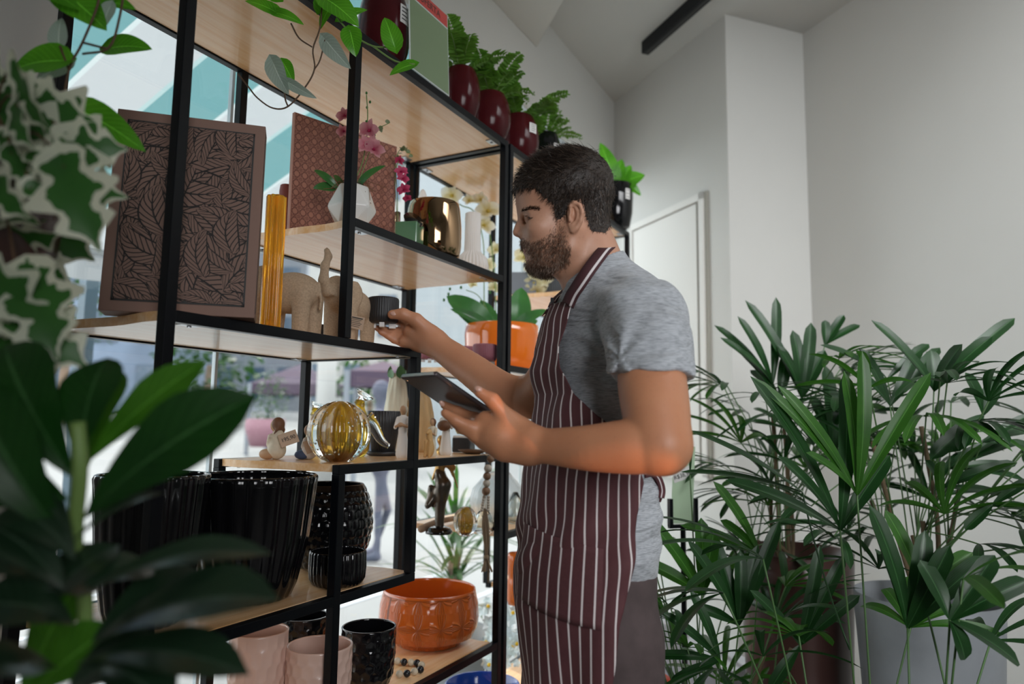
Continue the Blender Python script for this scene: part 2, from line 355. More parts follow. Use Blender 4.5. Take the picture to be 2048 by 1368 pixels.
# shop window: glass panes, slim joints, frame
glass = bpy.data.materials.new('window_glass'); glass.use_nodes = True; nt = glass.node_tree; nt.nodes.remove(nt.nodes['Principled BSDF'])
a_ = node(nt, 'ShaderNodeBsdfTransparent'); a_.inputs[0].default_value = (.97, .99, .985, 1); g_ = node(nt, 'ShaderNodeBsdfGlossy'); g_.inputs['Roughness'].default_value = .01
x_ = node(nt, 'ShaderNodeMixShader'); x_.inputs[0].default_value = .045
nt.links.new(a_.outputs[0], x_.inputs[1]); nt.links.new(g_.outputs[0], x_.inputs[2]); nt.links.new(x_.outputs[0], nt.nodes['Material Output'].inputs[0])
WF = mat('window_frame_paint', (.55, .62, .66), .4)
wr = bpy.data.objects.new('window_1', None); COL.objects.link(wr); wr.location = (2.5, 1.56, .04); wr['org'] = [2.5, 1.56, .04]; wr['kind'] = 'structure'
for a, b in ((.82, 1.28), (1.295, 2.155), (2.17, 3.05), (3.065, 4.17)):
    MB().box((a, 1.555, .06), (b, 1.563, 2.81)).build('pane', glass, wr)
mb = MB()
mb.box((.794, 1.53, .042), (.82, 1.59, 2.828)); mb.box((4.17, 1.53, .042), (4.193, 1.59, 2.828)); mb.box((.794, 1.53, 2.808), (4.193, 1.59, 2.829)); mb.box((.794, 1.53, .042), (4.193, 1.59, .062))
for x in (1.28, 2.155, 3.05): mb.box((x+.003, 1.553, .06), (x+.012, 1.565, 2.81))
mb.build('window_frame', WF, wr)
# service hatch in the back wall
WD = mat('hatch_paint', (.62, .61, .58), .45); DG = mat('hatch_gap', (.30, .29, .25), .6)
du = nrm(C1-C0); dn = nrm(V3(du[1], -du[0], 0)); dn = dn if dn@(-C0) > 0 else -dn
def hx(s, z, o=0): return C0+du*s+dn*o+V3(0, 0, z)
def hbox(mb, s0, s1, z0, z1, o0, o1):
    return mb.obox((hx((s0+s1)/2, (z0+z1)/2, (o0+o1)/2)), (du, dn, V3(0, 0, 1)), ((s1-s0)/2, (o1-o0)/2, (z1-z0)/2))
dr = bpy.data.objects.new('door_1', None); COL.objects.link(dr); o_ = hx(.57, 1.0); dr.location = o_; dr['org'] = list(map(float, o_)); dr['kind'] = 'structure'
mb = MB(); hbox(mb, .2, .24, 1.02, 2.48, -.01, .022); hbox(mb, .885, .925, 1.02, 2.48, -.01, .022); hbox(mb, .2, .925, 2.44, 2.48, -.01, .022); hbox(mb, .2, .925, 1.0, 1.04, -.01, .022); mb.build('frame', WD, dr, bevel=.003)
hbox(MB(), .245, .86, 1.045, 2.435, -.01, .014).build('panel', WD, dr, bevel=.003)
mb = MB(); hbox(mb, .925, .945, 1.02, 2.48, -.01, .012); hbox(mb, .862, .884, 1.045, 2.42, -.01, .006); mb.build('gap', DG, dr)
MB().lathe([(.012, 0), (.012, .012), (.009, .016)], hx(.79, 1.762, .012), 20, ax=dn).build('knob', mat('hatch_knob', (.62, .62, .6), .35), dr, smooth=True)
# track light on the ceiling
a, b = V3(3.595, 1.10, HI-.035), V3(3.595, 1.10, HI-.035)+V3(-.655, -.755, 0)*1.9
t = thing('track_light', (a+b)/2, 'long black linear track fixture fixed to the ceiling', 'light')
d = nrm(b-a); MB().obox((a+b)/2, (d, np.cross(d, V3(0, 0, 1)), V3(0, 0, 1)), (.95, .022, .034)).build('housing', BLACK, t, bevel=.002)
MB().obox((a+b)/2-V3(0, 0, .03), (d, np.cross(d, V3(0, 0, 1)), V3(0, 0, 1)), (.93, .009, .006)).build('slot', mat('track_slot', (.03, .03, .03), .6), t)
# ================================================================ OUTSIDE
PAVE = mat('pavement', (.225, .225, .222), .8, noise=(.5, .12))
def gz(p): return -.1+max(0, (np.linalg.norm(p[:2])-7))*.054
mb = MB(); R_ = [1.9, 3, 4.5, 7, 12, 20, 40]; A_ = np.linspace(-.9, math.pi*.85, 25); G = np.array([[(r*math.cos(a), r*math.sin(a), gz((r, 0))) for r in R_] for a in A_]); 
mb.grid(G); g = mb.build('street_pavement', PAVE); g['kind'] = 'structure'
mb = MB(); mb.box((-6, 1.64, -.14), (9, 6, -.11)); g = mb.build('shopfront_paving', PAVE); g['kind'] = 'structure'
JOINT = mat('joint_lines', (.42, .44, .47), .8)
mb = MB()
for i in range(13):
    y = 2.2+i*.62+.1*(i % 3); mb.box((1.5, y, -.099), (13, y+.05, -.094))
g = stuff(mb.build('paving_joints', JOINT)); tag(g, 'grey joints and stains across the pale pavement outside', 'paving joints')
# awning
def fnaw(nt, u, v):
    s = mth(nt, 'FRACT', mth(nt, 'MULTIPLY', u, .5)); f = mth(nt, 'GREATER_THAN', s, .5)
    e = mth(nt, 'LESS_THAN', mth(nt, 'FRACT', u), .07); c = mixc(nt, f, (.085, .18, .19), (.27, .285, .295)); return mixc(nt, mth(nt, 'MULTIPLY', e, .5), c, (.36, .42, .42))
AW = uvmat('awning_canvas', fnaw, .8, .62)
aw = thing('awning', (1.25, 2.7, 2.3), 'wide teal and white striped awning sloping down outside the window', 'awning')
xs = np.linspace(-.5, 3.0, 30); ys = np.linspace(1.68, 3.62, 8); G = np.array([[(x, y, 2.95-.4*(y-1.65)+.01*math.sin(y*3)) for x in xs] for y in ys]); UVw = np.array([[((x-1.487)/.28+1, y) for x in xs] for y in ys])
MB().grid(G, UVw).build('canvas', AW, aw, smooth=True)
G = np.array([[(x, 3.64+.015*math.sin(x*22)*k, 2.15-.16*k-.012*abs(math.sin(x*11))*k) for x in np.linspace(-.5, 3.0, 140)] for k in (0, .33, .66, 1)]); UVw = np.array([[((x-1.487)/.28+1, k) for x in np.linspace(-.5, 3.0, 140)] for k in (0, .33, .66, 1)])
MB().grid(G, UVw).build('valance', AW, aw, smooth=True)
MB().tube([(-.5, 3.64, 2.145), (3.0, 3.64, 2.145)], .022).build('front_bar', mat('awning_frame', (.4, .43, .45), .4), aw); MB().box((-.5, 1.635, 2.86), (3.0, 1.70, 2.97)).build('wall_rail', MT['awning_frame'], aw)
for x in (.2, 2.85): MB().tube([(x, 1.7, 2.75), (x+.1, 3.62, 2.13)], .016).build('arm', MT['awning_frame'], aw)
# far pole, umbrellas, buildings, trees, planter
def ground(px, py, d):
    p = at(px, py, d); return p
DK = mat('dusk_fabric', (.05, .032, .055), .8); GREY = mat('facade_grey', (.20, .22, .25), .8, noise=(.4, .3)); BLU = mat('facade_blue', (.17, .22, .30), .8, noise=(.35, .35)); PALE = mat('facade_pale', (.34, .34, .33), .8, noise=(.4, .15)); GLS = mat('dark_window', (.05, .08, .12), .2)
def building(pxl, pxr, ptop, d, m, label, rows, cols, group='buildings across the street', sh=None):
    a = at(pxl, 838, d); b = at(pxr, 838, d); top = at((pxl+pxr)/2, ptop, d)[2]; z0 = gz(a)-.1
    x = nrm(V3(b[0]-a[0], b[1]-a[1], 0)); w = np.linalg.norm((b-a)[:2]); n = V3(math.cos(YAW), math.sin(YAW), 0); c = (a+b)/2
    t = thing('building', (c[0], c[1], z0), label, 'building', group)
    MB().obox((c[0], c[1], (z0+top)/2)+n*2, (x, n, V3(0, 0, 1)), (w/2, 2, (top-z0)/2)).build('facade', m, t)
    for r in range(rows):
        for q in range(cols):
            cc = V3(a[0], a[1], 0)+x*w*(q+.5)/cols+V3(0, 0, z0+(top-z0)*(r+.55)/rows)
            MB().obox(cc-n*.02, (x, n, V3(0, 0, 1)), (w/cols*.28, .04, (top-z0)/rows*.3)).build('window', GLS, t)
    return t
building(-140, 340, 180, 30, BLU, 'bluish apartment block with small windows seen at the far left of the glass', 6, 5)
building(352, 600, 420, 38, GREY, 'grey building with dark windows behind the street trees', 4, 4)
building(605, 800, 300, 30, PALE, 'pale building behind the purple market canopy', 4, 3)
building(818, 1250, 300, 19, mat('shutter_white', (.24, .265, .28), .6, bump=((.1, .1, 14), .8, .02)), 'pale building with a closed ribbed shutter right of the street', 3, 0)
def canopy(pl, pr, pt, pb, d, label):
    a = at(pl, pb, d); b = at(pr, pb, d); x = nrm(V3(b[0]-a[0], b[1]-a[1], 0)); w = np.linalg.norm((b-a)[:2]); n = V3(math.cos(YAW), math.sin(YAW), 0); zt = at((pl+pr)/2, pt, d)[2]; c = (a+b)/2; z0 = gz(c)
    t = thing('market_canopy', (c[0], c[1], z0), label, 'canopy', 'canopies over the street stalls'); mb = MB()
    v = [c+x*w*sx/2+n*sy*w*.35 for sx, sy in ((-1, -1), (1, -1), (1, 1), (-1, 1))]+[V3(c[0], c[1], zt)]
    v += [p-V3(0, 0, .25) for p in v[:4]]; mb.add(v, [(0, 1, 4), (1, 2, 4), (2, 3, 4), (3, 0, 4), (0, 5, 6, 1), (1, 6, 7, 2), (2, 7, 8, 3), (3, 8, 5, 0)]); mb.build('cover', DK, t)
    for p in v[:4]: MB().tube([(p[0], p[1], z0-.1), tuple(p)], .05).build('post', GREY, t)
canopy(520, 680, 728, 770, 17, 'dusky purple market canopy left of the white column'); canopy(705, 830, 722, 745, 11.5, 'dusky purple market canopy right of the white column')
p = at(650, 838, 12); t_ = MB().lathe([(.16, -.5), (.16, 2.9)], (p[0], p[1], .35), 20).build('street_column', PALE, smooth=True); tag(t_, 'tall white column standing in the street beyond the window', 'column')
FOL = leafmat('far_foliage', (.014, .05, .01), (.04, .12, .025), tr=.4)
def tree(px, py, d, rx, rz, label, zt=0, m=FOL, n=420, name='street_tree', cat='tree', group='trees and shrubs in the street', trunk=True):
    c = at(px, py, d); z0 = gz(c); t = thing(name, (c[0], c[1], z0), label, cat, group); rnd = random.Random(px); mb = MB()
    for i in range(n):
        u = nrm(V3(rnd.gauss(0, 1), rnd.gauss(0, 1), rnd.gauss(0, 1)))*rnd.random()**.33; q = c+u*V3(rx, rx, rz); s = rx*.22; e = nrm(V3(rnd.gauss(0, 1), rnd.gauss(0, 1), rnd.gauss(0, .6)))
        leaf(mb, q, q+e*s, s*.6, nv=4, nu=1)
    mb.build('foliage', m, t)
    if trunk: MB().tube([(c[0], c[1], z0-.1), (c[0], c[1], c[2])], [rx*.12, rx*.06]).build('trunk', mat('bark', (.2, .14, .1), .9), t)
    return t
tree(740, 800, 15, .95, 1.1, 'dark green tree behind the canopy right of the white column'); tree(420, 730, 26, 1.9, 1.8, 'light leafy tree in front of the grey building'); tree(140, 610, 24, 1.6, 1.9, 'leafy tree before the bluish apartment block')
t = tree(542, 800, 14, .34, .62, 'upright green shrub in a purple round planter out in the street', trunk=False, name='street_planter', cat='planter', group=None)
q = at(530, 850, 14); MB().lathe([(.26, -.42), (.36, -.1), (.38, .12), (.33, .12), (.3, 0)], q+V3(0, 0, .0), 24).build('pot', mat('planter_purple', (.24, .12, .15), .6), t, smooth=True)
# pole under the awning
a = at(172, 640, 4.0); o = MB().box((a[0]-.035, a[1]-.035, -.12), (a[0]+.035, a[1]+.035, 2.1)).build('awning_post', mat('post_slate', (.05, .09, .12), .4)); tag(o, 'dark square post under the front edge of the awning', 'post')
# shopper walking outside: whole figure, only the legs show between the shelves
def walker():
    b = at(755, 1095, 7.2); b[2] = gz(b); x = RT*V3(1, 1, 0); x = nrm(x); n = NH; P = lambda l, f, z: b+x*l+n*f+V3(0, 0, z)
    t = thing('person', b, 'person in dark trousers walking past outside the window', 'person')
    F = Field(P(0, 0, 0)-V3(.5, .5, .05), P(0, 0, 1.78)+V3(.5, .5, .05), .022)
    F.ell(P(0, 0, 1.22), (.15, .11, .28), (x, n, V3(0, 0, 1)), .05); F.ell(P(0, 0, .95), (.11, .1, .15), (x, n, V3(0, 0, 1)), .05)
    F.chain([P(-.02, 0, .9), P(.08, .05, .48), P(-.06, .2, .1)], [.06, .04, .03], .02); F.chain([P(.02, 0, .9), P(.0, -.03, .48), P(.02, -.12, .08)], [.06, .04, .03], .02)
    F.cap(P(-.06, .2, .05), P(-.16, .14, .04), .045, .035, .02); F.cap(P(.02, -.12, .05), P(-.1, -.14, .04), .045, .035, .02)
    F.chain([P(0, .17, 1.42), P(-.05, .24, 1.15), P(-.12, .2, .9)], [.06, .045, .035], .03); F.chain([P(0, -.17, 1.42), P(.03, -.24, 1.15), P(-.08, -.22, .92)], [.06, .045, .035], .03)
    F.cap(P(0, 0, 1.45), P(-.01, 0, 1.56), .06, .055, .02); F.ell(P(-.015, 0, 1.66), (.095, .075, .115), (x, n, V3(0, 0, 1)), .02)
    F.into(MB()).build('body', mat('walker_dark', (.04, .05, .08), .8, noise=(4, .3, (.1, .1, .14))), t, smooth=True)
walker()
# ================================================================ SHELVING
Z1, Z2, Z3, Z4, Z5, Z6 = 2.1808, 1.7366, 1.4604, 1.184, .9097, .6337
T = .0208; FY, BY = 1.05, 1.442; XA, XB, XCc, XF = .7625, 1.203, 1.4755, 1.928
GALV = mat('bracket_metal', (.5, .52, .55), .3, 1, bump=(60, .8))
def rack(org, label, posts, shelves, group):
    t = thing('shelving_unit', org, label, 'shelving unit', group)
    for x, y, z0, z1 in posts: MB().box((x, y, z0), (x+T, y+T, z1)).build('post', BLACK, t, bevel=.0012)
    for x0, x1, z, ends in shelves:       # x0,x1 outer; rails front/back, optional end rails
        e = .0006
        MB().box((x0, FY+e, z-T), (x1, FY+T-e, z-e)).build('rail', BLACK, t, bevel=.0012)
        MB().box((x0, BY-T+e, z-T), (x1, BY-e, z-e)).build('rail', BLACK, t, bevel=.0012)
        l = 0 if not (ends & 1) else T; r = T if ends & 2 else 0
        for s, xx in ((1, x0), (2, x1-T)):
            if ends & s: MB().box((xx+e, FY+T, z-T), (xx+T-e, BY-T, z-e)).build('rail', BLACK, t, bevel=.0012)
        mb = MB(); n = 14; G0 = []
        rnd = random.Random(int(z*1000)+int(x0*10)); ph = rnd.random()*6
        edge = lambda y, s: .006*math.sin((y-FY)*14+ph)+.004*math.sin((y-FY)*31+ph*2)
        ys = np.linspace(FY+T+.001, BY-T-.001, n); v = []; th = .017
        for y in ys:
            xl = x0+l+.001+(0 if ends & 1 else .004+edge(y, 0)); xr = x1-r-.001-(0 if ends & 2 else .004+edge(y, 1)); v += [(xl, y, z), (xr, y, z), (xr, y, z-th), (xl, y, z-th)]
        f = []
        for i in range(n-1):
            for k in range(4): f.append((i*4+k, i*4+(k+1) % 4, i*4+4+(k+1) % 4, i*4+4+k))
        f += [(0, 3, 2, 1), (4*n-4, 4*n-3, 4*n-2, 4*n-1)]; mb.add(v, f).build('shelf_board', PINE, t)
        for bx in (x0+.05, x1-.06):
            for by in (FY+T, BY-T-.02):
                mb = MB(); mb.box((bx-.02, by, z-th-.003), (bx+.02, by+.02, z-th-.0005)); mb.lathe([(.004, -.004), (.004, 0)], (bx, by+.01, z-th-.002), 8); mb.build('bracket', GALV, t)
    return t
ps = [(XA, FY, 0, Z1-T), (XA, BY-T, 0, Z1-T), (XB, FY, Z3, Z1-T), (XB, BY-T, Z3, Z1-T), (XB, FY, 0, Z4-T), (XB, BY-T, 0, Z4-T), (XCc, FY, Z5, Z3-T), (XCc, BY-T, Z5, Z3-T), (XF, FY, 0, Z1-T), (XF, BY-T, 0, Z1-T)]
rack((1.35, 1.246, 0), 'black steel and pine shelving unit nearest the camera, in front of the window', ps,
     [(XA, XF+T, Z1, 3), (XB+T, XF, Z2, 0), (XA+T, XCc+T, Z3, 2), (XB, XF, Z4, 0), (XA+T, XCc+T, Z5, 0), (XA+T, XF, Z6, 0), (XA+T, XF, .33, 0)], 'black steel shelving units along the window')
X2, XM, X3 = 1.9635, 2.515, 3.150
ps = [(X2, FY, 0, Z1-T), (X2, BY-T, 0, Z1-T), (X3, FY, 0, Z1-T), (X3, BY-T, 0, Z1-T), (XM, FY, 1.80, Z1-T), (XM, BY-T, .65, Z1-T), (XM, FY, .65, Z3-T)]
rack((2.55, 1.246, 0), 'black steel and pine shelving unit farther along the window, behind the man', ps,
     [(X2, X3+T, Z1, 3), (XM+T, X3, 1.80, 0), (X2+T, X3, Z3, 0), (X2+T, X3, .945, 0), (XM+T, X3, .65, 0), (X2+T, X3, .29, 0)], 'black steel shelving units along the window')
# ================================================================ THINGS ON THE SHELVES
def hd(p): return float((np.asarray(p)-CAM)@NH)
def item(pl, pr, pt, Y, Z, hh=.06):
    c = PX((pl+pr)/2, Y, Z+hh); r = sz((pr-pl)/2, c); top = at((pl+pr)/2, pt, hd(c))[2]; c[2] = Z; return c, r, top-Z
p = None
def ribs(n, a): return lambda T, j: 1+a*np.cos(n*T)
def vprof(r, h, pts): return [(r*a, h*b) for a, b in pts]
def V(name, box, pts, m, label, cat, group=None, **k):
    c, r, h = item(*box[:5]); global p; p = (r,)
    o = vessel(name, c, vprof(r, h, pts), m, label, cat, group, **k); return o, c, r, h
def vessel(name, c, prof, m, label, cat, group=None, segs=64, rib=None, smooth=True, parent=None):
    w = .0045; P = [(.001, prof[0][1]+.0005)]+list(prof); ins = [(max(r-w, .001), z) for r, z in prof if z > prof[0][1]+w]
    P += [(prof[-1][0]-w*.5, prof[-1][1]+w*.35)]+ins[::-1]+[(.001, prof[0][1]+w+.002)]
    o = MB().lathe(P, c, segs, rib=rib, cap=False).build(name, m, parent, smooth=smooth)
    if parent is None: tag(o, label, cat, group)
    return o
def onparent(name, c, label, cat, group=None): return thing(name, c, label, cat, group)
BURG = mat('burgundy_glaze', (.060, .008, .010), .16, spec=.22, noise=(9, .35)); PAPER = mat('label_paper', (.75, .74, .72), .7); INK = mat('ink', (.04, .04, .04), .6)
BGL = mat('black_glaze', (.004, .004, .005), .09, spec=.4, coat=.3); BMAT = mat('black_matte', (.022, .022, .024), .45); SOIL = mat('soil', (.05, .03, .02), .9, bump=(90, 1))
# ---- top shelf pots with ferns
FERN = leafmat('fern_green', (.09, .24, .02), (.22, .44, .07), tr=.6); STEM = mat('green_stem', (.16, .26, .07), .5)
def label_on(parent, c, r, ang, z, w, h, rows=4, bar=True, name='price_label'):
    """small curved paper label with printed lines on a round pot"""
    A = np.linspace(ang-w/r/2, ang+w/r/2, 7); f = lambda a, zz, o=.0012: c+V3(math.cos(a)*(r+o), math.sin(a)*(r+o), zz)
    G = np.array([[f(a, z+hh) for a in A] for hh in (-h/2, h/2)]); o = MB().grid(G).build(name, PAPER, parent)
    mb = MB()
    for k in range(rows):
        zz = z+h*.34-k*h*.62/max(rows-1, 1); a0, a1 = A[0]+.15*w/r, A[-1]-(.15+.1*(k % 2))*w/r; AA = np.linspace(a0, a1, 5)
        mb.grid(np.array([[f(a, zz+e, .0018) for a in AA] for e in (-h*.03, h*.03)]))
    mb.build('print', INK, o)
def fern(t, c, r, n, L, seed, up=.7, bias=(0, 0, 0)):
    rnd = random.Random(seed); mb = MB(); ms = MB()
    for i in range(n):
        a = rnd.random()*6.283; e = nrm(V3(math.cos(a), math.sin(a), up*(.5+rnd.random()*1.3))+V3(*bias)); l = L*(.6+.5*rnd.random()); b = c+V3(math.cos(a), math.sin(a), 0)*r*.4*rnd.random()
        P = bez(b, b+e*l*.6, b+e*l+V3(0, 0, -l*.3), 15); ms.tube(P[::3], .0009, 4)
        for k in range(2, 15):
            d = nrm(P[k]-P[k-1]); s = nrm(np.cross(d, V3(0, 0, 1))); w = l*.17*math.sin(math.pi*min(1, (k+1)/15.5))**.7+.004
            for sg in (-1, 1):
                q = P[k]+s*sg*w+d*w*.35+V3(0, 0, .004*rnd.gauss(0, 1)); leaf(mb, P[k], q, w*.55, nh=np.cross(s, d)+V3(0, .3*rnd.gauss(0, 1), 0), nv=5, nu=1, prof='oblong', fold=.5)
    mb.build('fronds', FERN, t); ms.build('fern_stems', STEM, t)
RP = [(.34, 0), (.56, .03), (.8, .14), (.96, .33), (1, .5), (.97, .66), (.87, .84), (.74, .96), (.7, 1)]
tops = [((712, 818, -12), 1.15, BURG, 'large burgundy glazed pot left of the OFERTA sign, half out of the picture', 2, .12, 'l'),
        ((882, 961, 142), 1.12, BURG, 'burgundy glazed pot of fern standing right behind the OFERTA sign', 20, .2, None),
        ((936, 1022, 192), 1.12, BURG, 'burgundy glazed pot of fern without a label, in the middle of the top shelf row', 22, .2, None),
        ((997, 1078, 236), 1.12, BURG, 'burgundy glazed pot with a white label, above the right post of the nearer shelf', 22, .2, 'l'),
        ((1060, 1124, 270), 1.13, BGL, 'black pot of fern on the top shelf just above the man\'s hair', 18, .18, 'l')]
for (pl, pr, pt), Y, m, lab, n, L, lb in tops:
    c, r, h = item(pl, pr, pt, Y, Z1); t = thing('fern_pot', c, lab, 'potted plant', 'ferns in glazed pots on the top shelf')
    if n == 2: t['category'] = 'pot'; t.name = 'burgundy_pot'; del t['group']
    vessel('pot', c, vprof(r, h, RP), m, '', '', parent=t); MB().lathe([(r*.7, 0), (r*.7, .004)], c+V3(0, 0, h*.9), 24).build('soil', SOIL, t)
    if n > 2: fern(t, c+V3(0, 0, h*.95), r, n, L, int(pl), bias=(.1, -.1, .1))
    if lb: label_on(t, c, r, math.atan2(-c[1], -c[0])+(.75 if pl > 900 else .85), h*.66, .032, .034 if pl > 900 else .05)
# ---- OFERTA sign
t = thing('offer_sign', PX(858, 1.06, Z1), 'green sign with a red band reading OFERTA leaning on the top shelf', 'sign')
a = PX(819, 1.052, Z1+.001); b = PX(898, 1.052, Z1+.001); H_ = at(879, 33, hd(b))[2]-Z1+.0; x = nrm(b-a); w = np.linalg.norm(b-a); up = nrm(V3(-.02, .04, 1)); n = nrm(np.cross(up, x)); n = n if n[1] < 0 else -n
cc = (a+b)/2+up*H_/2
MB().obox(cc, (x, up, n), (w/2, H_/2, .0015)).build('acrylic_holder', mat('acrylic', (.55, .6, .58), .1, spec=.6), t, bevel=.001)
MB().obox(cc+n*.0018-up*H_*.08, (x, up, n), (w/2-.004, H_*.42-.004, .0004)).build('green_card', mat('sign_green', (.19, .26, .15), .5), t)
MB().obox(cc+n*.0018+up*H_*.42, (x, up, n), (w/2-.004, H_*.075, .0004)).build('red_band', mat('sign_red', (.50, .07, .06), .5), t)
text('offer_lettering', 'OFERTA', cc+n*.0026+up*H_*.417+x*.003, x, up, H_*.112, mat('sign_dark', (.12, .06, .05), .5), t)
# ---- pothos, hanging from the top shelf
PO = leafmat('pothos_green', (.045, .24, .008), (.14, .46, .025), veins='pin', tr=.45, rough=.3); POB = leafmat('pothos_pale', (.30, .40, .33), (.42, .50, .44), veins='pin', tr=.4); VINE = mat('vine_brown', (.10, .055, .03), .6)
def lv(mb, a, b, w, d, db=0, nh=None, prof='heart', arch=.08, fold=.2, lobe=.2, nv=11, curl=.0):
    A = at(a[0], a[1], d); B = at(b[0], b[1], d+db); leaf(mb, A, B, w*d/FPX, nh if nh is not None else -FW+V3(0, 0, .5), arch, fold, prof, nv, 4, curl, lobe)
c = PX(642, 1.26, Z1); t = thing('pothos', c, 'trailing pothos with heart leaves hanging from the top shelf over the middle post', 'potted plant')
vessel('pot', c, vprof(.06, .1, RP), BURG, '', '', parent=t)
mb = MB(); D_ = 1.36
for a, b, w, dd in (((556, 27), (490, 2), 34, 0), ((546, 25), (608, 50), 30, .0), ((648, -4), (718, 54), 62, 0), ((700, 60), (712, 114), 46, 0), ((566, 124), (588, 168), 30, .02), ((790, 96), (769, 35), 46, 0), ((829, 129), (779, 151), 32, 0), ((640, 20), (668, -30), 40, .03), ((560, 0), (528, -20), 40, .02), ((680, 40), (735, 20), 34, .04), ((664, 10), (640, 60), 26, .05)):
    lv(mb, a, b, w, D_+dd)
mb.build('leaves', PO, t, smooth=True)
mb = MB()
for a, b, w in (((650, 78), (702, 138), 40), ((545, 122), (578, 190), 44), ((574, 163), (634, 197), 24)): lv(mb, a, b, w, D_, nh=-FW-V3(0, 0, .4))
mb.build('upturned_leaves', POB, t, smooth=True)
mb = MB(); q = lambda L, d=D_: [at(x, y, d) for x, y in L]
for L in (((645, -30), (641, 50), (626, 98), (629, 138), (610, 175), (576, 213), (545, 216), (515, 196), (497, 174), (476, 148)), ((582, 47), (598, 76), (624, 94)), ((650, 80), (640, 120), (628, 140)), ((566, 150), (570, 195), (576, 213))): mb.tube(spl(q(L), 5), .0016, 6)
mb.tube([c+V3(0, 0, .1), at(645, -60, D_+.1), at(645, -28, D_)], .0018, 6)
mb.build('vine_stems', VINE, t, smooth=True)
mb = MB()
for L in (((650, -20), (672, 30), (702, 66), (745, 92), (785, 94)), ((745, 92), (790, 122), (830, 129))): mb.tube(spl(q(L), 5), .0019, 6)
mb.build('green_stems', STEM, t, smooth=True)
t = thing('pothos', PX(230, 1.15, Z1), 'trailing pothos with large heart leaves at the top left corner of the picture', 'potted plant'); mb = MB()
vessel('pot', np.array(t['org']), vprof(.07, .11, RP), BURG, '', '', parent=t)
D2 = .96
for a, b, w, dd in (((133, 122), (24, 142), 92, 0), ((216, 98), (305, 99), 66, .1), ((150, 216), (292, 304), 74, 0), ((128, -14), (214, 62), 84, .02), ((205, 4), (272, 20), 42, .05), ((217, 262), (206, 346), 24, .02), ((70, -30), (160, 20), 60, 0), ((240, -40), (215, 30), 40, .05)):
    lv(mb, a, b, w, D2+dd)
mb.build('leaves', PO, t, smooth=True); mb = MB()
for a, b, w in (((118, 92), (124, 36), 44), ((140, 125), (72, 160), 34), ((222, 10), (205, 60), 34)): lv(mb, a, b, w, D2+.03, nh=-FW-V3(0, 0, .4))
mb.build('upturned_leaves', POB, t, smooth=True); mb = MB()
for L in (((200, -40), (195, 10), (165, 85), (138, 140), (126, 230), (134, 316), (176, 352)), ((250, -40), (240, 30), (218, 95), (165, 108)), ((165, 85), (216, 98)), ((126, 190), (150, 216)), ((138, 140), (120, 92))): mb.tube(spl(q(L, D2), 5), .0017, 6)
mb.tube([np.array(t['org'])+V3(0, 0, .1), at(240, -90, D2), at(200, -40, D2)], .0018, 6)
mb.build('vine_stems', VINE, t, smooth=True)
# ---- end plant on the farther unit
c, r, h = item(1196, 1266, 372, 1.095, Z1); t = thing('potted_pothos', c, 'black pot of pothos on the far end of the top shelf beside the white hatch', 'potted plant')
vessel('pot', c, vprof(r, h, [(.6, 0), (.8, .05), (.96, .35), (1, .7), (.98, 1)]), BGL, '', '', parent=t); label_on(t, c, r, math.atan2(-c[1], -c[0])+.75, h*.72, .026, .05, 3)
mb = MB(); dd = hd(c)
for a, b, w in (((1228, 372), (1200, 285), 42), ((1236, 372), (1290, 350), 46), ((1230, 370), (1244, 318), 34), ((1250, 366), (1282, 392), 24), ((1226, 366), (1206, 345), 30), ((1240, 372), (1262, 330), 30), ((1232, 375), (1222, 400), 30)): lv(mb, a, b, w, dd-.02)
mb.build('leaves', PO, t, smooth=True)
# ---- shelf 2
def rattan(nt, u, v):
    U = mth(nt, 'MULTIPLY', u, 14); Vv = mth(nt, 'MULTIPLY', v, 13); fu = mth(nt, 'SUBTRACT', mth(nt, 'FRACT', U), .5); fv = mth(nt, 'SUBTRACT', mth(nt, 'FRACT', Vv), .5)
    d = mth(nt, 'SQRT', mth(nt, 'ADD', mth(nt, 'MULTIPLY', fu, fu), mth(nt, 'MULTIPLY', fv, fv)))
    ring = mth(nt, 'LESS_THAN', mth(nt, 'ABSOLUTE', mth(nt, 'SUBTRACT', d, .33)), .04)
    e = mth(nt, 'LESS_THAN', mth(nt, 'ABSOLUTE', mth(nt, 'SUBTRACT', mth(nt, 'ABSOLUTE', fu), .42)), .03); e2 = mth(nt, 'LESS_THAN', mth(nt, 'ABSOLUTE', mth(nt, 'SUBTRACT', mth(nt, 'ABSOLUTE', fv), .42)), .03)
    dg = mth(nt, 'LESS_THAN', mth(nt, 'ABSOLUTE', mth(nt, 'SUBTRACT', mth(nt, 'ADD', mth(nt, 'ABSOLUTE', fu), mth(nt, 'ABSOLUTE', fv)), .52)), .035)
    s = mth(nt, 'MINIMUM', mth(nt, 'ADD', mth(nt, 'ADD', ring, e), mth(nt, 'ADD', e2, dg)), 1); return mixc(nt, s, (.36, .15, .10), (.14, .045, .03))
RAT = uvmat('rattan_print', rattan, .6); TERR = mat('terracotta_edge', (.50, .26, .20), .6)
a = PX(577, 1.30, Z2); b = PX(787, 1.205, Z2); hh = at(577, 247, hd(a))[2]-Z2; hb = at(786, 272, hd(b))[2]-Z2; hh = (hh+hb)/2; x = nrm(V3(*(b-a)[:2], 0)); w = np.linalg.norm((b-a)[:2]); n = V3(x[1], -x[0], 0); c = V3(*((a+b)/2)[:2], Z2)
t = thing('patterned_box', c, 'terracotta box file with a woven cane print behind the white faceted pot', 'box'); z3 = V3(0, 0, 1)
MB().obox(c-n*.006+z3*hh/2, (x, n, z3), (w/2, .006, hh/2)).build('box_body', TERR, t, bevel=.001)
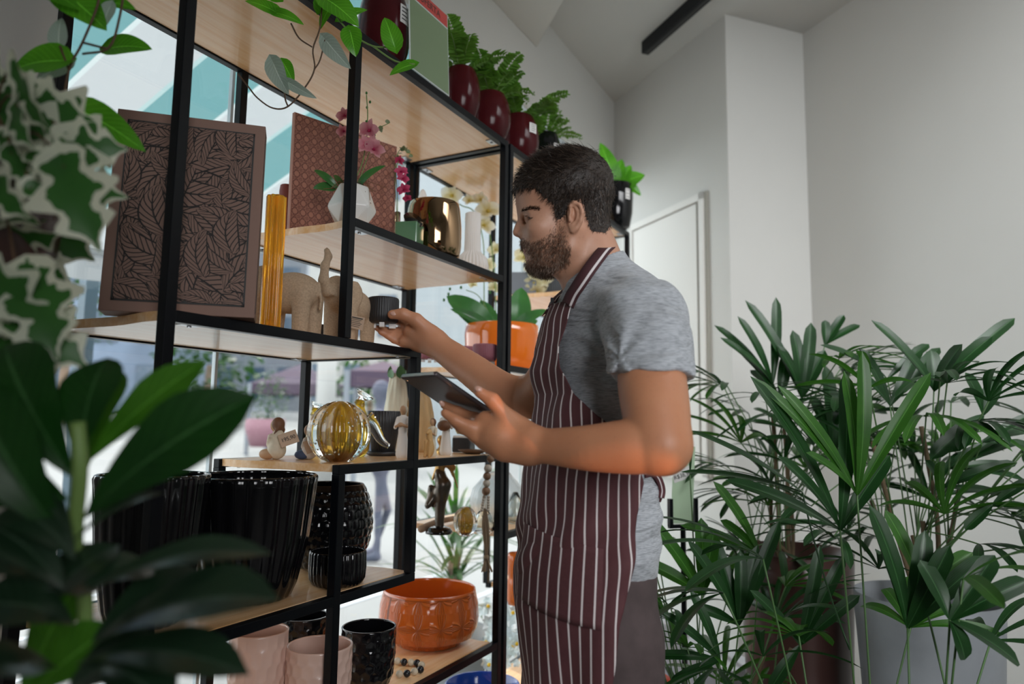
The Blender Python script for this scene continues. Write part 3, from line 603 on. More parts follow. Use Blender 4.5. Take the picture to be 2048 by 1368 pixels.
G = np.array([[c+n*.0008-x*w/2*(1-2*i)*.985+z3*hh*(.005+.99*j) for i in (0, 1)] for j in (0, 1)]); MB().grid(G, [[(0, 0), (1, 0)], [(0, 1), (1, 1)]]).build('cane_print', RAT, t)
t_, c, r, h = V('maroon_pot', (556, 585, 372, 1.39, Z2), [(.8, 0), (1, .2), (1, .9), (.9, 1)], mat('maroon_matte', (.25, .07, .06), .6), 'small maroon pot peeping out left of the woven print box', 'pot')
# faceted white pot with orchid
WG = mat('white_ceramic', (.80, .79, .76), .25, coat=.3)
c, r, h = item(655, 754, 374, 1.13, Z2); t = thing('orchid_pot', c, 'white faceted pot with a pink orchid standing behind the middle post', 'potted plant'); mb = MB()
prof = [(.42, 0, 0), (.62, .06, .5), (1, .48, 0), (.66, .98, .5), (.58, 1, .5)]; n6 = 6; v = []
for q_, zz, off in prof:
    for i in range(n6): a = (i+off)*2*math.pi/n6+.35; v.append(c+V3(r*q_*math.cos(a), r*q_*math.sin(a), h*zz))
f = [tuple(range(n6))[::-1]]
for j in range(4):
    sh = prof[j+1][2] != prof[j][2]; fwd = prof[j+1][2] > prof[j][2]
    for i in range(n6):
        A, B = j*n6+i, j*n6+(i+1) % n6; Cc, Dd = (j+1)*n6+i, (j+1)*n6+(i+1) % n6
        if not sh: f.append((A, B, Dd, Cc))
        elif fwd: f += [(A, B, Cc), (B, Dd, Cc)]
        else: f += [(A, B, Dd), (A, Dd, Cc)]
mb.add(v, f).build('faceted_pot', WG, t, bevel=.003); MB().lathe([(r*.5, 0), (r*.5, .003)], c+V3(0, 0, h*1.0), 12).build('soil', SOIL, t)
ORL = leafmat('orchid_leaf', (.03, .13, .03), (.07, .24, .06), tr=.2, rough=.3); d0 = hd(c)
mb = MB()
for a, b, w, e in (((672, 380), (626, 376), 22, 0), ((676, 378), (628, 340), 16, 0), ((712, 380), (772, 331), 18, -.02), ((690, 380), (668, 350), 12, .02)): lv(mb, a, b, w, d0, e, prof='oblong', lobe=0, arch=.15)
mb.build('leaves', ORL, t, smooth=True)
mb = MB(); rnd = random.Random(3)
for i in range(26):
    x0 = rnd.uniform(668, 740); mb.tube(spl([at(x0, 384, d0+rnd.uniform(-.03, .03)), at(x0+rnd.uniform(-25, 25), rnd.uniform(350, 378), d0), at(x0+rnd.uniform(-45, 45), rnd.uniform(352, 408), d0-.02)], 4), .0007, 4)
mb.build('aerial_roots', mat('root_brown', (.22, .11, .05), .8), t)
OPK = {}
def omat(nm, ce, ed):
    def fn(nt, u, v): return mixc(nt, mth(nt, 'POWER', v, .7), ce, ed)
    return uvmat(nm, fn, .5, .45)
PINK = omat('pink_petal', (.55, .02, .12), (.78, .42, .45)); MAG = omat('magenta_petal', (.45, .0, .08), (.68, .10, .22)); WHP = omat('white_petal', (.75, .60, .12), (.84, .83, .78)); YEP = omat('yellow_petal', (.6, .5, .15), (.82, .80, .60))
def orchid(mb, c, s, facing, seed=0):
    rnd = random.Random(seed); n = nrm(facing); x = nrm(np.cross(n, V3(0, 0, 1))); y = np.cross(x, n); r0 = rnd.uniform(-.5, .5)
    for k, (ang, L, w) in enumerate(((90, 1, .62), (210, 1, .55), (330, 1, .55), (15, 1.05, 1.0), (165, 1.05, 1.0), (270, .5, .5))):
        a = math.radians(ang)+r0; e = x*math.cos(a)+y*math.sin(a); leaf(mb, c, c+e*s*L+n*s*.18, s*w*.95, nh=n, arch=.12, nv=6, nu=2, prof='oblong')
    mb.sphere(c+n*s*.15, s*.13, 8)
def spray(t, stem, flowers, m, r=.0013, name='orchid_blossom', sm=None):
    if stem is not None: MB().tube(spl(stem, 6), r, 6).build('flower_stem', sm or STEM, t, smooth=True)
    for i, (px, py, d, s) in enumerate(flowers):
        mb = MB(); p_ = at(px, py, d); orchid(mb, p_, s, -FW+V3(.5*math.sin(i*2.1), .4*math.cos(i*1.7), .35*math.sin(i)), i); mb.build(name, m, t, smooth=True)
spray(t, [at(700, 380, d0), at(726, 320, d0), at(735, 240, d0), at(733, 190, d0-.01)], [(740, 262, d0-.01, .03), (733, 292, d0-.02, .030), (748, 300, d0-.02, .028), (690, 232, d0-.01, .022), (688, 262, d0, .02)], PINK)
mb = MB()
for x_, y_ in ((733, 186), (740, 204), (734, 215), (733, 243)): mb.sphere(at(x_, y_, d0), (.003, .003, .004), 8)
mb.build('buds', ORL, t)
EUC = leafmat('eucalyptus', (.20, .26, .14), (.32, .38, .24), tr=.4)
def euca(t, pts, n, s, d, seed):
    rnd = random.Random(seed); P = spl([at(x, y, d) for x, y in pts], 6); mb = MB()
    for i in range(n):
        q_ = P[rnd.randrange(len(P)//3, len(P))]; e = nrm(V3(rnd.gauss(0, 1), rnd.gauss(0, .6), rnd.gauss(0, .7))); leaf(mb, q_, q_+e*s, s*.85, nh=V3(rnd.gauss(0, 1), -1, rnd.gauss(0, 1)), nv=6, nu=2)
    mb.build('eucalyptus_leaves', EUC, t); MB().tube(P, .001, 5).build('sprig', STEM, t)
euca(t, [(712, 380), (740, 300), (752, 262), (780, 245)], 14, .014, d0+.01, 5)
# stem vase with pink orchid
c, r, h = item(788, 800, 425, 1.17, Z2); t = thing('bud_vase', c, 'slim clear vase holding a magenta orchid and eucalyptus sprig', 'vase')
CLG = mat('clear_glass', (.9, .96, .96), .02, trans=1, spec=.5); vessel('glass_tube', c, vprof(r, h, [(1, 0), (1, 1)]), CLG, '', '', parent=t); d1 = hd(c)
spray(t, [at(794, 460, d1), at(795, 400, d1), at(792, 340, d1), at(800, 318, d1)], [(800, 322, d1, .016), (802, 344, d1-.01, .020), (806, 358, d1-.02, .018), (808, 380, d1-.01, .020), (815, 396, d1, .014)], MAG); euca(t, [(794, 440), (790, 340), (800, 300), (825, 310)], 16, .014, d1+.015, 8)
# candle jar with black lid
c = PX(818, 1.12, Z2); w = sz(25, c); hh = at(818, 448, hd(c))[2]-Z2; t = thing('candle_jar', c, 'square green candle jar with its round black lid leaning on top', 'candle'); ax = (V3(.95, .3, 0), V3(-.3, .95, 0), z3)
MB().obox(c+z3*hh/2, ax, (w*.9, w*.9, hh/2)).build('green_jar', mat('green_glass', (.10, .22, .12), .12, coat=.4), t, bevel=.003)
MB().lathe([(w*.8, 0), (w*.85, .003), (w*.8, .006)], c+z3*(hh+.008)+V3(0, -.01, 0), 32, ax=(-.35, -.75, .6)).build('black_lid', BGL, t, smooth=True)
COP = mat('bronze_mirror', (.40, .26, .15), .07, 1, bump=(4, .25, .01))
V('metallic_pot', (811, 923, 409, 1.135, Z2), [(.6, 0), (.78, .01), (.93, .07), (1, .25), (.99, .6), (.93, .9), (.88, 1)], COP, 'shiny bronze mirrored pot in front of the ribbed white vase', 'pot', segs=96)
c, r, h = item(826, 858, 386, 1.30, Z2); MBs = MB(); MBs.sphere(c+z3*h*.55, (r, r*.9, h*.5), 20); MBs.lathe([(r*.7, 0), (r*.5, h*.3)], c, 20); tag(MBs.build('ceramic_egg', WG, smooth=True), 'pale ceramic egg ornament rising behind the bronze pot', 'ornament')
c, r, h = item(912, 977, 428, 1.15, Z2); RW = mat('ribbed_white', (.72, .68, .64), .45)
vessel('ribbed_vase', c, [(r*a, h*b) for a, b in ((.6, 0), (.92, .06), (1, .17), (.9, .29), (.62, .36), (.5, .40), (.48, .6), (.47, 1))], RW, 'matte white ribbed vase with a straight neck and round base on the upper shelf', 'vase', segs=168, rib=lambda T, j: 1+.035*np.cos(28*T))
# ---- shelf 3
def lineart(nt, u, v):
    x = mth(nt, 'ABSOLUTE', mth(nt, 'SUBTRACT', u, .5)); e = mth(nt, 'GREATER_THAN', x, .44); m = mth(nt, 'LESS_THAN', x, .03)
    s = mth(nt, 'LESS_THAN', mth(nt, 'FRACT', mth(nt, 'SUBTRACT', mth(nt, 'MULTIPLY', v, 8), mth(nt, 'MULTIPLY', x, 5))), .24)
    return mixc(nt, mth(nt, 'MINIMUM', mth(nt, 'ADD', mth(nt, 'ADD', e, m), s), 1), (.23, .135, .105), (.012, .008, .007))
LINE = uvmat('leaf_print', lineart, .65); TAN = mat('print_tan', (.27, .16, .125), .65); TAND = mat('print_ground', (.17, .10, .08), .65)
a = PX(194, 1.205, Z3); b = PX(523, 1.012, Z3); x = nrm(V3(*(b-a)[:2], 0)); w = np.linalg.norm((b-a)[:2])*.95; n = V3(x[1], -x[0], 0); c = V3(*((a+b)/2)[:2], Z3)-x*.006
hh = (at(529, 249, hd(b))[2]-Z3+at(232, 218, hd(a))[2]-Z3)/2*1.02; up = nrm(V3(0, 0, 1)-n*.07); pn = nrm(n+V3(0, 0, .07))
t = thing('decorative_box', c+up*.0, 'large tan book box with a black leaf line print behind the front left post', 'box')
cc = c+up*(hh/2+.003)
MB().obox(cc-pn*.024, (x, pn, up), (w/2, .024, hh/2)).build('box_body', TAN, t, bevel=.0015)
MB().obox(cc-pn*.012+x*(w/2)-up*.0, (x, pn, up), (.0006, .0025, hh/2-.01)).build('lid_seam', MT['ink'], t)
mx, my = w/2-.021, hh/2-.022
mb = MB()
for s_ in (-1, 1): mb.obox(cc+pn*.0006+x*s_*mx, (x, pn, up), (.003, .0006, my+.003)); mb.obox(cc+pn*.0006+up*s_*my, (x, pn, up), (mx+.003, .0006, .003))
mb.build('print_border', MT['ink'], t)
MB().obox(cc+pn*.0002, (x, pn, up), (mx, .0003, my)).build('print_ground', TAND, t)
rnd = random.Random(11); mb = MB(); k = 0
for i in range(240):
    L = rnd.uniform(.06, .12); an = rnd.random()*6.283; p0 = V3(rnd.uniform(-mx*1.15, mx*1.15), rnd.uniform(-my*1.15, my*1.15), 0); e = V3(math.cos(an), math.sin(an), 0)*L; p1 = p0+e
    bend = .18*L; wd = L*rnd.uniform(.38, .55)
    m0 = [min(p0[0], p1[0])-wd*.4, max(p0[0], p1[0])+wd*.4, min(p0[1], p1[1])-wd*.4, max(p0[1], p1[1])+wd*.4]
    if m0[1] < -mx or m0[0] > mx or m0[3] < -my or m0[2] > my: continue
    k += 1; o_ = pn*(.0006+.00001*k); pc = [cc+x*q_[0]+up*q_[1]+o_ for q_ in (p0, p1)]
    vv = np.linspace(0, 1, 12); sd = nrm(V3(-e[1], e[0], 0)); G = np.zeros((12, 5, 3)); uv = np.zeros((12, 5, 2)); sgn = rnd.choice((-1, 1))
    for ii, v_ in enumerate(vv):
        for jj, u_ in enumerate((-1, -.5, 0, .5, 1)):
            q_ = p0+e*v_+sd*(sgn*bend*4*v_*(1-v_)+u_*wd/2*LP['oblong'](v_)); G[ii, jj] = cc+x*float(np.clip(q_[0], -mx, mx))+up*float(np.clip(q_[1], -my, my))+o_; uv[ii, jj] = (u_*.5+.5, v_)
    mb.grid(G, uv)
mb.build('leaf_print', LINE, t)
AMB = mat('amber_glass', (1.0, .58, .07), .12, trans=.75, ior=1.15, coat=.5)
c, r, h = item(524, 561, 394, 1.105, Z3)
vessel('amber_vase', c, vprof(r, h, [(.93, 0), (1, .02), (1, .5), (1, 1)]), AMB, 'tall fluted amber glass vase between the leaf print box and the elephant', 'vase', segs=120, rib=ribs(10, .09))
STO = mat('sand_stone', (.50, .36, .24), .8, noise=(260, .25), bump=(300, .5, .0006))
def frame3(c, ang):      # object frame: forward, left, up
    f = V3(math.cos(ang), math.sin(ang), 0); return lambda F_, L_, U_: np.asarray(c)+f*F_+V3(-f[1], f[0], 0)*L_+V3(0, 0, U_), (f, V3(-f[1], f[0], 0), V3(0, 0, 1))
def elephant(c, ang, s, label, trunk):
    P, A = frame3(c, ang); S = lambda *a: P(*[q*s for q in a]); F = Field(c-V3(1.3, 1.3, .05)*s, c+V3(1.3, 1.3, 1.9)*s, .028*s)
    F.ell(S(-.12, 0, .72), V3(.50, .32, .33)*s, A, .05*s).ell(S(.42, 0, .92), V3(.24, .24, .27)*s, A, .1*s).ell(S(.36, 0, .84), V3(.3, .24, .26)*s, A, .1*s)
    for fx in (.26, -.42):
        for l in (-.17, .17): F.cap(S(fx, l, .62), S(fx+(.02 if fx > 0 else .0), l, .06), .15*s, .125*s, .07*s)
    for l in (-1, 1):
        F.ell(S(.30, l*.27, .86), V3(.19, .05, .26)*s, (A[0]+A[1]*l*-.5, A[1]+A[0]*l*.5, A[2]), .03*s)
        F.cap(S(.60, l*.1, .8), S(.76, l*.12, .78), .03*s, .012*s, .02*s)
    if trunk: F.chain([S(.56, 0, .9), S(.74, 0, .86), S(.86, 0, 1.02), S(.84, 0, 1.28), S(.74, 0, 1.46), S(.80, 0, 1.55)], [.13*s, .1*s, .085*s, .07*s, .06*s, .055*s], .06*s)
    else: F.chain([S(.56, 0, .88), S(.74, 0, .72), S(.78, 0, .45), S(.74, 0, .2), S(.82, 0, .1)], [.13*s, .1*s, .08*s, .065*s, .05*s], .06*s)
    F.chain([S(-.60, 0, .85), S(-.66, 0, .6), S(-.64, 0, .45)], [.035*s, .025*s, .035*s], .03*s)
    for l in (-.1, .1): F.ell(S(.60, l*1.5, .98), V3(.025, .02, .025)*s, A, .01*s)
    F.cut(c+V3(0, 0, .0), (0, 0, -1)); o = F.into(MB(), 2).build('elephant_body', STO, None, smooth=True); return o
c = PX(566, 1.20, Z3); s = (at(590, 545, hd(c))[2]-Z3)/1.06
t = thing('elephant_figurine', c, 'sandstone elephant figurine seen from behind next to the amber vase', 'figurine', 'sandstone elephants'); o = elephant(c, math.atan2(c[1], c[0])+.95, s, '', False); o.parent = t; o.location = V3(*o['org'])-V3(*t['org'])
c = PX(694, 1.16, Z3); s = (at(672, 516, hd(c))[2]-Z3)/1.6
t = thing('elephant_figurine', c, 'sandstone elephant figurine with a raised trunk and a printed paper tag, behind the middle post', 'figurine', 'sandstone elephants'); ang = math.atan2(c[1], c[0])+2.62; o = elephant(c, ang, s, '', True); o.parent = t; o.location = V3(*o['org'])-V3(*t['org'])
cc = at(713, 645, hd(c)-s*.56); x = nrm(RT+V3(0, 0, -.22)); n = -FW; u = nrm(np.cross(n, x)); tg = MB().obox(cc, (x, u, n), (sz(15, cc), sz(13, cc), .0004)).build('paper_tag', mat('kraft_paper', (.55, .40, .29), .8), t); mb = MB()
for k in range(6): mb.obox(cc+n*.0008+u*sz(9-3.4*k, cc)-x*sz(k % 3, cc), (x, u, n), (sz(11-(k % 3), cc), sz(1.1 if k == 0 else .45, cc), .0002))
mb.build('print', INK, tg)
V('small_black_pot', (632, 658, 651, 1.36, Z3), [(.9, 0), (1, .3), (1, 1)], BMAT, 'small black ribbed pot far back between the two elephants', 'pot', segs=96, rib=ribs(28, .02))
# ================================================================ LOWER SHELVES
def sdf(fn, lo, hi, h, name, m, parent, it=1):
    F = Field(lo, hi, h); fn(F); return F.into(MB(), it).build(name, m, parent, smooth=True)
FC = mat('figurine_cream', (.70, .62, .48), .6, noise=(70, .15)); FS = mat('figurine_skin', (.46, .27, .15), .6); FH = mat('figurine_hair', (.16, .07, .035), .6); FB = mat('figurine_blue', (.05, .08, .16), .6); FW_ = mat('figurine_white', (.74, .70, .66), .6); FO = mat('figurine_ochre', (.55, .33, .13), .6)
KR = mat('kraft_paper', (.55, .40, .29), .8)
def facing(c, deg): return math.atan2(c[1], c[0])+math.radians(deg)
def kneeler(c, H_, ang, label, coat, legs, tagpos=None):
    P, A = frame3(c, ang); t = thing('kneeling_figurine', c, label, 'figurine', 'kneeling figurines on the middle shelf'); lo, hi = c-V3(H_, H_, .01)*.9, c+V3(H_, H_, H_*1.2)*.9; S = lambda a, b, z: P(a*H_, b*H_, z*H_)
    sdf(lambda F: F.ell(S(-.02, 0, .42), V3(.17, .2, .3)*H_, A, .05*H_).ell(S(.0, 0, .22), V3(.2, .24, .22)*H_, A, .05*H_).cap(S(.04, .2, .55), S(.16, .12, .35), .06*H_, .05*H_, .05*H_).cap(S(.04, -.2, .55), S(.16, -.12, .35), .06*H_, .05*H_, .05*H_), lo, hi, H_*.03, 'coat', coat, t)
    sdf(lambda F: F.ell(S(.16, .14, .13), V3(.22, .12, .13)*H_, A, .03*H_).ell(S(.16, -.14, .13), V3(.22, .12, .13)*H_, A, .03*H_), lo, hi, H_*.03, 'legs', legs, t)
    sdf(lambda F: F.ell(S(.06, 0, .80), V3(.13, .125, .16)*H_, A, .02*H_), lo, hi, H_*.03, 'head', FS, t)
    sdf(lambda F: F.ell(S(-.01, 0, .83), V3(.155, .155, .17)*H_, A, .02*H_).cap(S(-.08, .12, .7), S(-.03, .17, .6), .04*H_, .02*H_, .05*H_).cap(S(-.08, -.12, .7), S(-.03, -.17, .6), .04*H_, .02*H_, .05*H_).cut(S(.10, 0, 0), A[0]), lo, hi, H_*.03, 'hair', FH, t)
    if tagpos:
        cc = at(tagpos[0], tagpos[1], hd(c)-H_*.28); x = nrm(RT+UP*.35); n = -FW; u = nrm(np.cross(n, x)); tg = MB().obox(cc, (x, u, n), (sz(19, cc), sz(13, cc), .0004)).build('price_tag', KR, t); text('price', tagpos[2], cc+n*.0005, x, u, sz(11, cc), INK, tg)
        MB().tube([S(.0, .0, .66), cc-x*sz(15, cc)], .0006, 4).build('tag_string', FC, t)
c, r, h = item(527, 583, 834, 1.30, Z4); kneeler(c, h, facing(c, 50), 'kneeling figurine in a pale coat with a price tag at the shelf end', FC, FS, (577, 877, '195,90'))
c, r, h = item(592, 650, 846, 1.25, Z4); kneeler(c, h, facing(c, 60), 'kneeling figurine in dark trousers half hidden behind the ribbed glass ball', FW_, FB, (628, 890, '89'))
# ribbed amber glass ball with air bubbles
AMD = uvmat('amber_core', lambda nt, u, v: mixc(nt, mth(nt, 'SMOOTH_MIN', mth(nt, 'MULTIPLY', v, 1.25), 1, .2), (.16, .035, .004), (1.0, .60, .05)), .06, coat=.5); AMD.node_tree.nodes['Principled BSDF'].inputs['Transmission Weight'].default_value = .6; AMD.node_tree.nodes['Principled BSDF'].inputs['IOR'].default_value = 1.2; BUB = mat('air_bubble', (.95, .93, .88), .15, coat=.6)
def pumpkin(c, r, h, label, name='glass_ball', lobes=9, nb=90, core=.60, smooth=True):
    t = thing(name, c, label, 'glass ornament'); rnd = random.Random(int(r*1e5)); pr = [(math.sin(a)*r*(1 if a < 1.8 else 1), h/2-math.cos(a)*h/2) for a in np.linspace(.38, math.pi-.02, 22)]
    pr = [(q, z-pr[0][1]) for q, z in pr]
    MB().lathe(pr, c, 108, rib=ribs(lobes, .06)).build('clear_shell', CLG, t, smooth=True)
    MB().lathe([(q*core, z*.8+h*.1) for q, z in pr], c, 72, rib=ribs(lobes, .07)).build('amber_core', AMD, t, smooth=True)
    mb = MB()
    for i in range(nb):
        a = rnd.random()*6.28; b = math.acos(rnd.uniform(-.85, .85)); rr = rnd.uniform(.78, .93); q = c+V3(math.sin(b)*math.cos(a)*r*rr, math.sin(b)*math.sin(a)*r*rr, h*.46-math.cos(b)*h*.46*rr); mb.sphere(q, rnd.uniform(.018, .042)*r, 6)
    stuff(mb.build('air_bubbles', BUB, t, smooth=True)); return t
c, r, h = item(618, 738, 797, 1.135, Z4); pumpkin(c, r, h, 'large ribbed amber and clear glass ball full of bubbles')
# glass birds behind
YG = mat('yellow_glass', (.95, .72, .12), .05, trans=.85)
def gbird(pl, pr_, pt, Y, label, flare, wing):
    c, r, h = item(pl, pr_, pt, Y, Z4); t = thing('glass_vase', c, label, 'glass ornament'); d = hd(c)
    vessel('yellow_body', c, [(r*a, h*b) for a, b in ((.5, 0), (.9, .12), (1, .35), (.85, .6), (.45, .85), (.4, 1))], YG, '', '', parent=t)
    if flare: 
        p0 = at(*flare[0], d); p1 = at(*flare[1], d); MB().lathe([(r*.4, -.02), (r*.36, 0), (r*.8, .012), (r*.85, .014), (r*.8, .017)], p1, 32, ax=p1-p0).build('flared_neck', CLG, t, smooth=True)
    if wing:
        mb = MB(); mb.tube(spl([at(*q_, d-.03) for q_ in wing], 5), np.linspace(.022, .006, (len(wing)-1)*5+1), 10); mb.build('clear_handle', CLG, t, smooth=True)
gbird(694, 741, 800, 1.25, 'yellow glass vase with a flared clear lip and clear handle behind the glass ball', ((712, 815), (724, 797)), [(733, 835), (746, 850), (762, 880), (778, 893)])
gbird(612, 645, 815, 1.38, 'small yellow and clear glass vase at the back left of the glass ball', ((628, 828), (632, 818)), None)
c, r, h = item(735, 800, 823, 1.24, Z4); t = thing('black_planter', c, 'black finely ribbed planter on its saucer behind the glass ball', 'pot')
vessel('planter_body', c+V3(0, 0, .008), vprof(r, h-.008, [(.62, 0), (.72, .05), (.95, .7), (1, 1)]), BMAT, '', '', parent=t, segs=160, rib=ribs(36, .018)); MB().lathe([(r*.8, 0), (r*1.0, .004), (r*1.02, .012), (r*.95, .012), (r*.9, .006)], c, 48).build('saucer', BMAT, t, smooth=True)
# carved vases
def carved(pl, pr_, pt, Y, col, label, rim):
    c, r, h = item(pl, pr_, pt, Y, Z4); t = thing('carved_vase', c, label, 'vase', 'carved wooden vases behind the figurines')
    f = lambda T, j: 1+.07*np.cos(5*T+j*.35)+.03*np.cos(13*T-j*.2); n = 24; prof = [(r*(.72+.28*math.sin(math.pi*min(1, (k/n)*1.1))**.7-.12*(k/n)), h*k/n*.96) for k in range(n+1)]
    vessel('vase_body', c, prof, col, '', '', parent=t, rib=f, segs=72)
    if rim:
        mb = MB()
        for k in range(5): a = k*1.256+.4; e = V3(math.cos(a), math.sin(a), 0); leaf(mb, c+e*r*.6+z3*h*.9, c+e*r*.66+z3*h*(1.02+.05*(k % 2)), r*.8, nh=e, nv=6, nu=2)
        mb.build('green_rim', mat('rim_green', (.06, .16, .05), .4), t, smooth=True)
carved(766, 816, 742, 1.37, mat('carved_cream', (.70, .64, .50), .55, noise=((60, 60, 4), .2), bump=((70, 70, 5), .8, .003)), 'tall cream carved vase with a green leafy rim behind the black planter', True)
carved(806, 868, 778, 1.32, mat('carved_tan', (.58, .38, .18), .55, noise=((50, 50, 4), .25), bump=((60, 60, 5), .8, .003)), 'tall tan carved wooden vase right behind the short front post', False)
def stander(c, H_, ang, label, dress, hair, lower=None, child=False):
    P, A = frame3(c, ang); t = thing('standing_figurine', c, label, 'figurine', 'standing figurines'); lo, hi = c-V3(H_, H_, .01)*.4, c+V3(H_*.4, H_*.4, H_*1.05); S = lambda a, b, z: P(a*H_, b*H_, z*H_)
    sdf(lambda F: F.cap(S(0, 0, .08), S(0, 0, .5), .125*H_, .075*H_, .03*H_).cap(S(0, 0, .52), S(0, 0, .72), .075*H_, .085*H_, .04*H_).cap(S(0, .1, .73), S(.06, .13, .56), .04*H_, .035*H_, .03*H_).cap(S(0, -.1, .73), S(.06, -.13, .56), .04*H_, .035*H_, .03*H_), lo, hi, H_*.018, 'dress', dress, t)
    sdf(lambda F: F.cap(S(.06, .13, .57), S(.13, .02, .62), .028*H_, .025*H_, .02*H_).cap(S(.06, -.13, .57), S(.13, -.02, .62), .028*H_, .025*H_, .02*H_).ell(S(.14, 0, .62), V3(.04, .05, .04)*H_, A, .02*H_), lo, hi, H_*.015, 'arms', FS, t)
    sdf(lambda F: F.ell(S(.015, 0, .89), V3(.068, .062, .085)*H_, A, .02*H_).cap(S(0, 0, .76), S(0, 0, .84), .035*H_, .03*H_, .02*H_), lo, hi, H_*.015, 'head', FS, t)
    sdf(lambda F: F.ell(S(-.015, 0, .905), V3(.082, .078, .09)*H_, A, .02*H_).cap(S(-.05, 0, .88), S(-.07, 0, .72), .055*H_, .03*H_, .04*H_).cut(S(.035, 0, 0), A[0]), lo, hi, H_*.015, 'hair', hair, t)
    return t, S, A
c, r, h = item(793, 818, 808, 1.125, Z4); t, S, A = stander(c, h, facing(c, 160), 'standing figurine in a white dress left of the short front post', FW_, FC); 
c, r, h = item(846, 884, 836, 1.10, Z4); t, S, A = stander(c, h, facing(c, 150), 'figurine of a long-haired girl in cream hugging a brown dog', FC, FH)
sdf(lambda F: F.ell(S(.16, .02, .22), V3(.13, .12, .22)*h, A, .03*h).cap(S(.16, .02, .4), S(.16, .0, .62), .08*h, .075*h, .04*h).cap(S(.24, .07, .4), S(.27, .07, .03), .045*h, .04*h, .02*h).cap(S(.24, -.05, .4), S(.27, -.05, .03), .045*h, .04*h, .02*h).cap(S(.18, 0, .66), S(.27, -.0, .62), .065*h, .04*h, .03*h), c-V3(h, h, .005)*.7, c+V3(h, h, h)*.8, h*.018, 'dog', FO, t)
c, r, h = item(876, 908, 812, 1.13, Z4); t, S, A = stander(c, h, facing(c, 165), 'tall figurine in a long white skirt holding something dark to her chest', FW_, FH)
MB().sphere(S(.17, .0, .60), (.02*1, .02, .016), 12).build('dark_bundle', FH, t, smooth=True)
# black cube pot with cactus
c, r, h = item(904, 952, 872, 1.20, Z4); t = thing('cactus_pot', c, 'black block pot with a white rim and a little cactus beside the white figurine', 'potted plant')
MB().obox(c+z3*h*.46, (V3(.97, .25, 0), V3(-.25, .97, 0), z3), (r*.78, r*.78, h*.46)).build('pot', BMAT, t, bevel=.004); MB().obox(c+z3*h*.96, (V3(.97, .25, 0), V3(-.25, .97, 0), z3), (r*.72, r*.72, h*.06)).build('white_gravel', mat('white_gravel', (.75, .73, .7), .9, bump=(300, 1)), t)
MB().lathe([(.008, 0), (.013, .01), (.014, .03), (.010, .045), (.001, .05)], at(920, 868, hd(c)), 48, rib=ribs(10, .12)).build('cactus', mat('cactus_gold', (.42, .30, .10), .7, bump=(500, 1)), t, smooth=True)
# brown dish and beaded garland with tassel
c = PX(946, 1.115, Z4); BRD = mat('brown_dish_glaze', (.14, .08, .05), .35)
tag(MB().lathe([(.02, 0), (.032, .004), (.046, .012), (.045, .013), (.03, .007), (.001, .005)], c, 40).build('shallow_dish', BRD, smooth=True), 'shallow dark brown dish on the shelf edge beside the bead garland', 'dish')
WB = mat('wood_bead', (.30, .17, .10), .5, noise=((30, 30, 300), .3)); CB = mat('cream_bead', (.62, .55, .46), .5, noise=(200, .15)); TW = mat('twine', (.36, .26, .17), .9, bump=(500, 1))
dg = hd(PX(974, 1.03, Z4)); t = thing('bead_garland', at(974, 910, dg), 'wooden bead garland with a twine tassel hanging over the shelf edge', 'garland')
for i, (x_, y_, q_) in enumerate(((985, 905, 7.6), (981, 918, 7.6), (976, 937, 8.2), (974, 952.5, 8), (973, 967, 7.6), (972, 982.5, 8.6))):
    P_ = at(x_, y_, dg if y_ > 912 else dg+.02); MB().sphere(P_, sz(q_, P_), 16).build('bead', CB if i % 2 == 0 else WB, t, smooth=True)
for sx, xe in ((968, 963.5), (977, 976)):
    for i in range(6):
        k = i/5; P_ = at(sx+(xe-sx)*k, 994+k*26, dg); MB().sphere(P_, sz(3.6, P_), 10).build('small_bead', CB, t, smooth=True)
mb = MB(); rnd = random.Random(2)
for i in range(34):
    a = rnd.random()*6.28; q_ = rnd.random()*7; mb.tube(spl([at(970+2*math.cos(a), 1018, dg), at(971+q_*math.cos(a), 1050, dg+.004*math.sin(a)), at(973+q_*.8*math.cos(a), 1085, dg+.004*math.sin(a)), at(972.5+2.5*math.cos(a), 1114, dg), at(974+11*math.cos(a), 1142+3*rnd.random(), dg+.008*math.sin(a))], 4), .0010, 5)
mb.lathe([(sz(5, P_), -.004), (sz(5.4, P_), 0), (sz(5, P_), .004)], at(972.5, 1114, dg), 12); mb.tube([at(985, 905, dg+.02), at(980, 925, dg), at(973, 985, dg), at(970, 1020, dg)], .0009, 5); mb.build('tassel', TW, t)
mb = MB(); mb.tube(spl([PX(965, 1.09, Z4+.002), PX(962, 1.1, Z4+.004), at(975, 912, dg+.01)], 5), .0012, 5); mb.build('twine', TW, t)
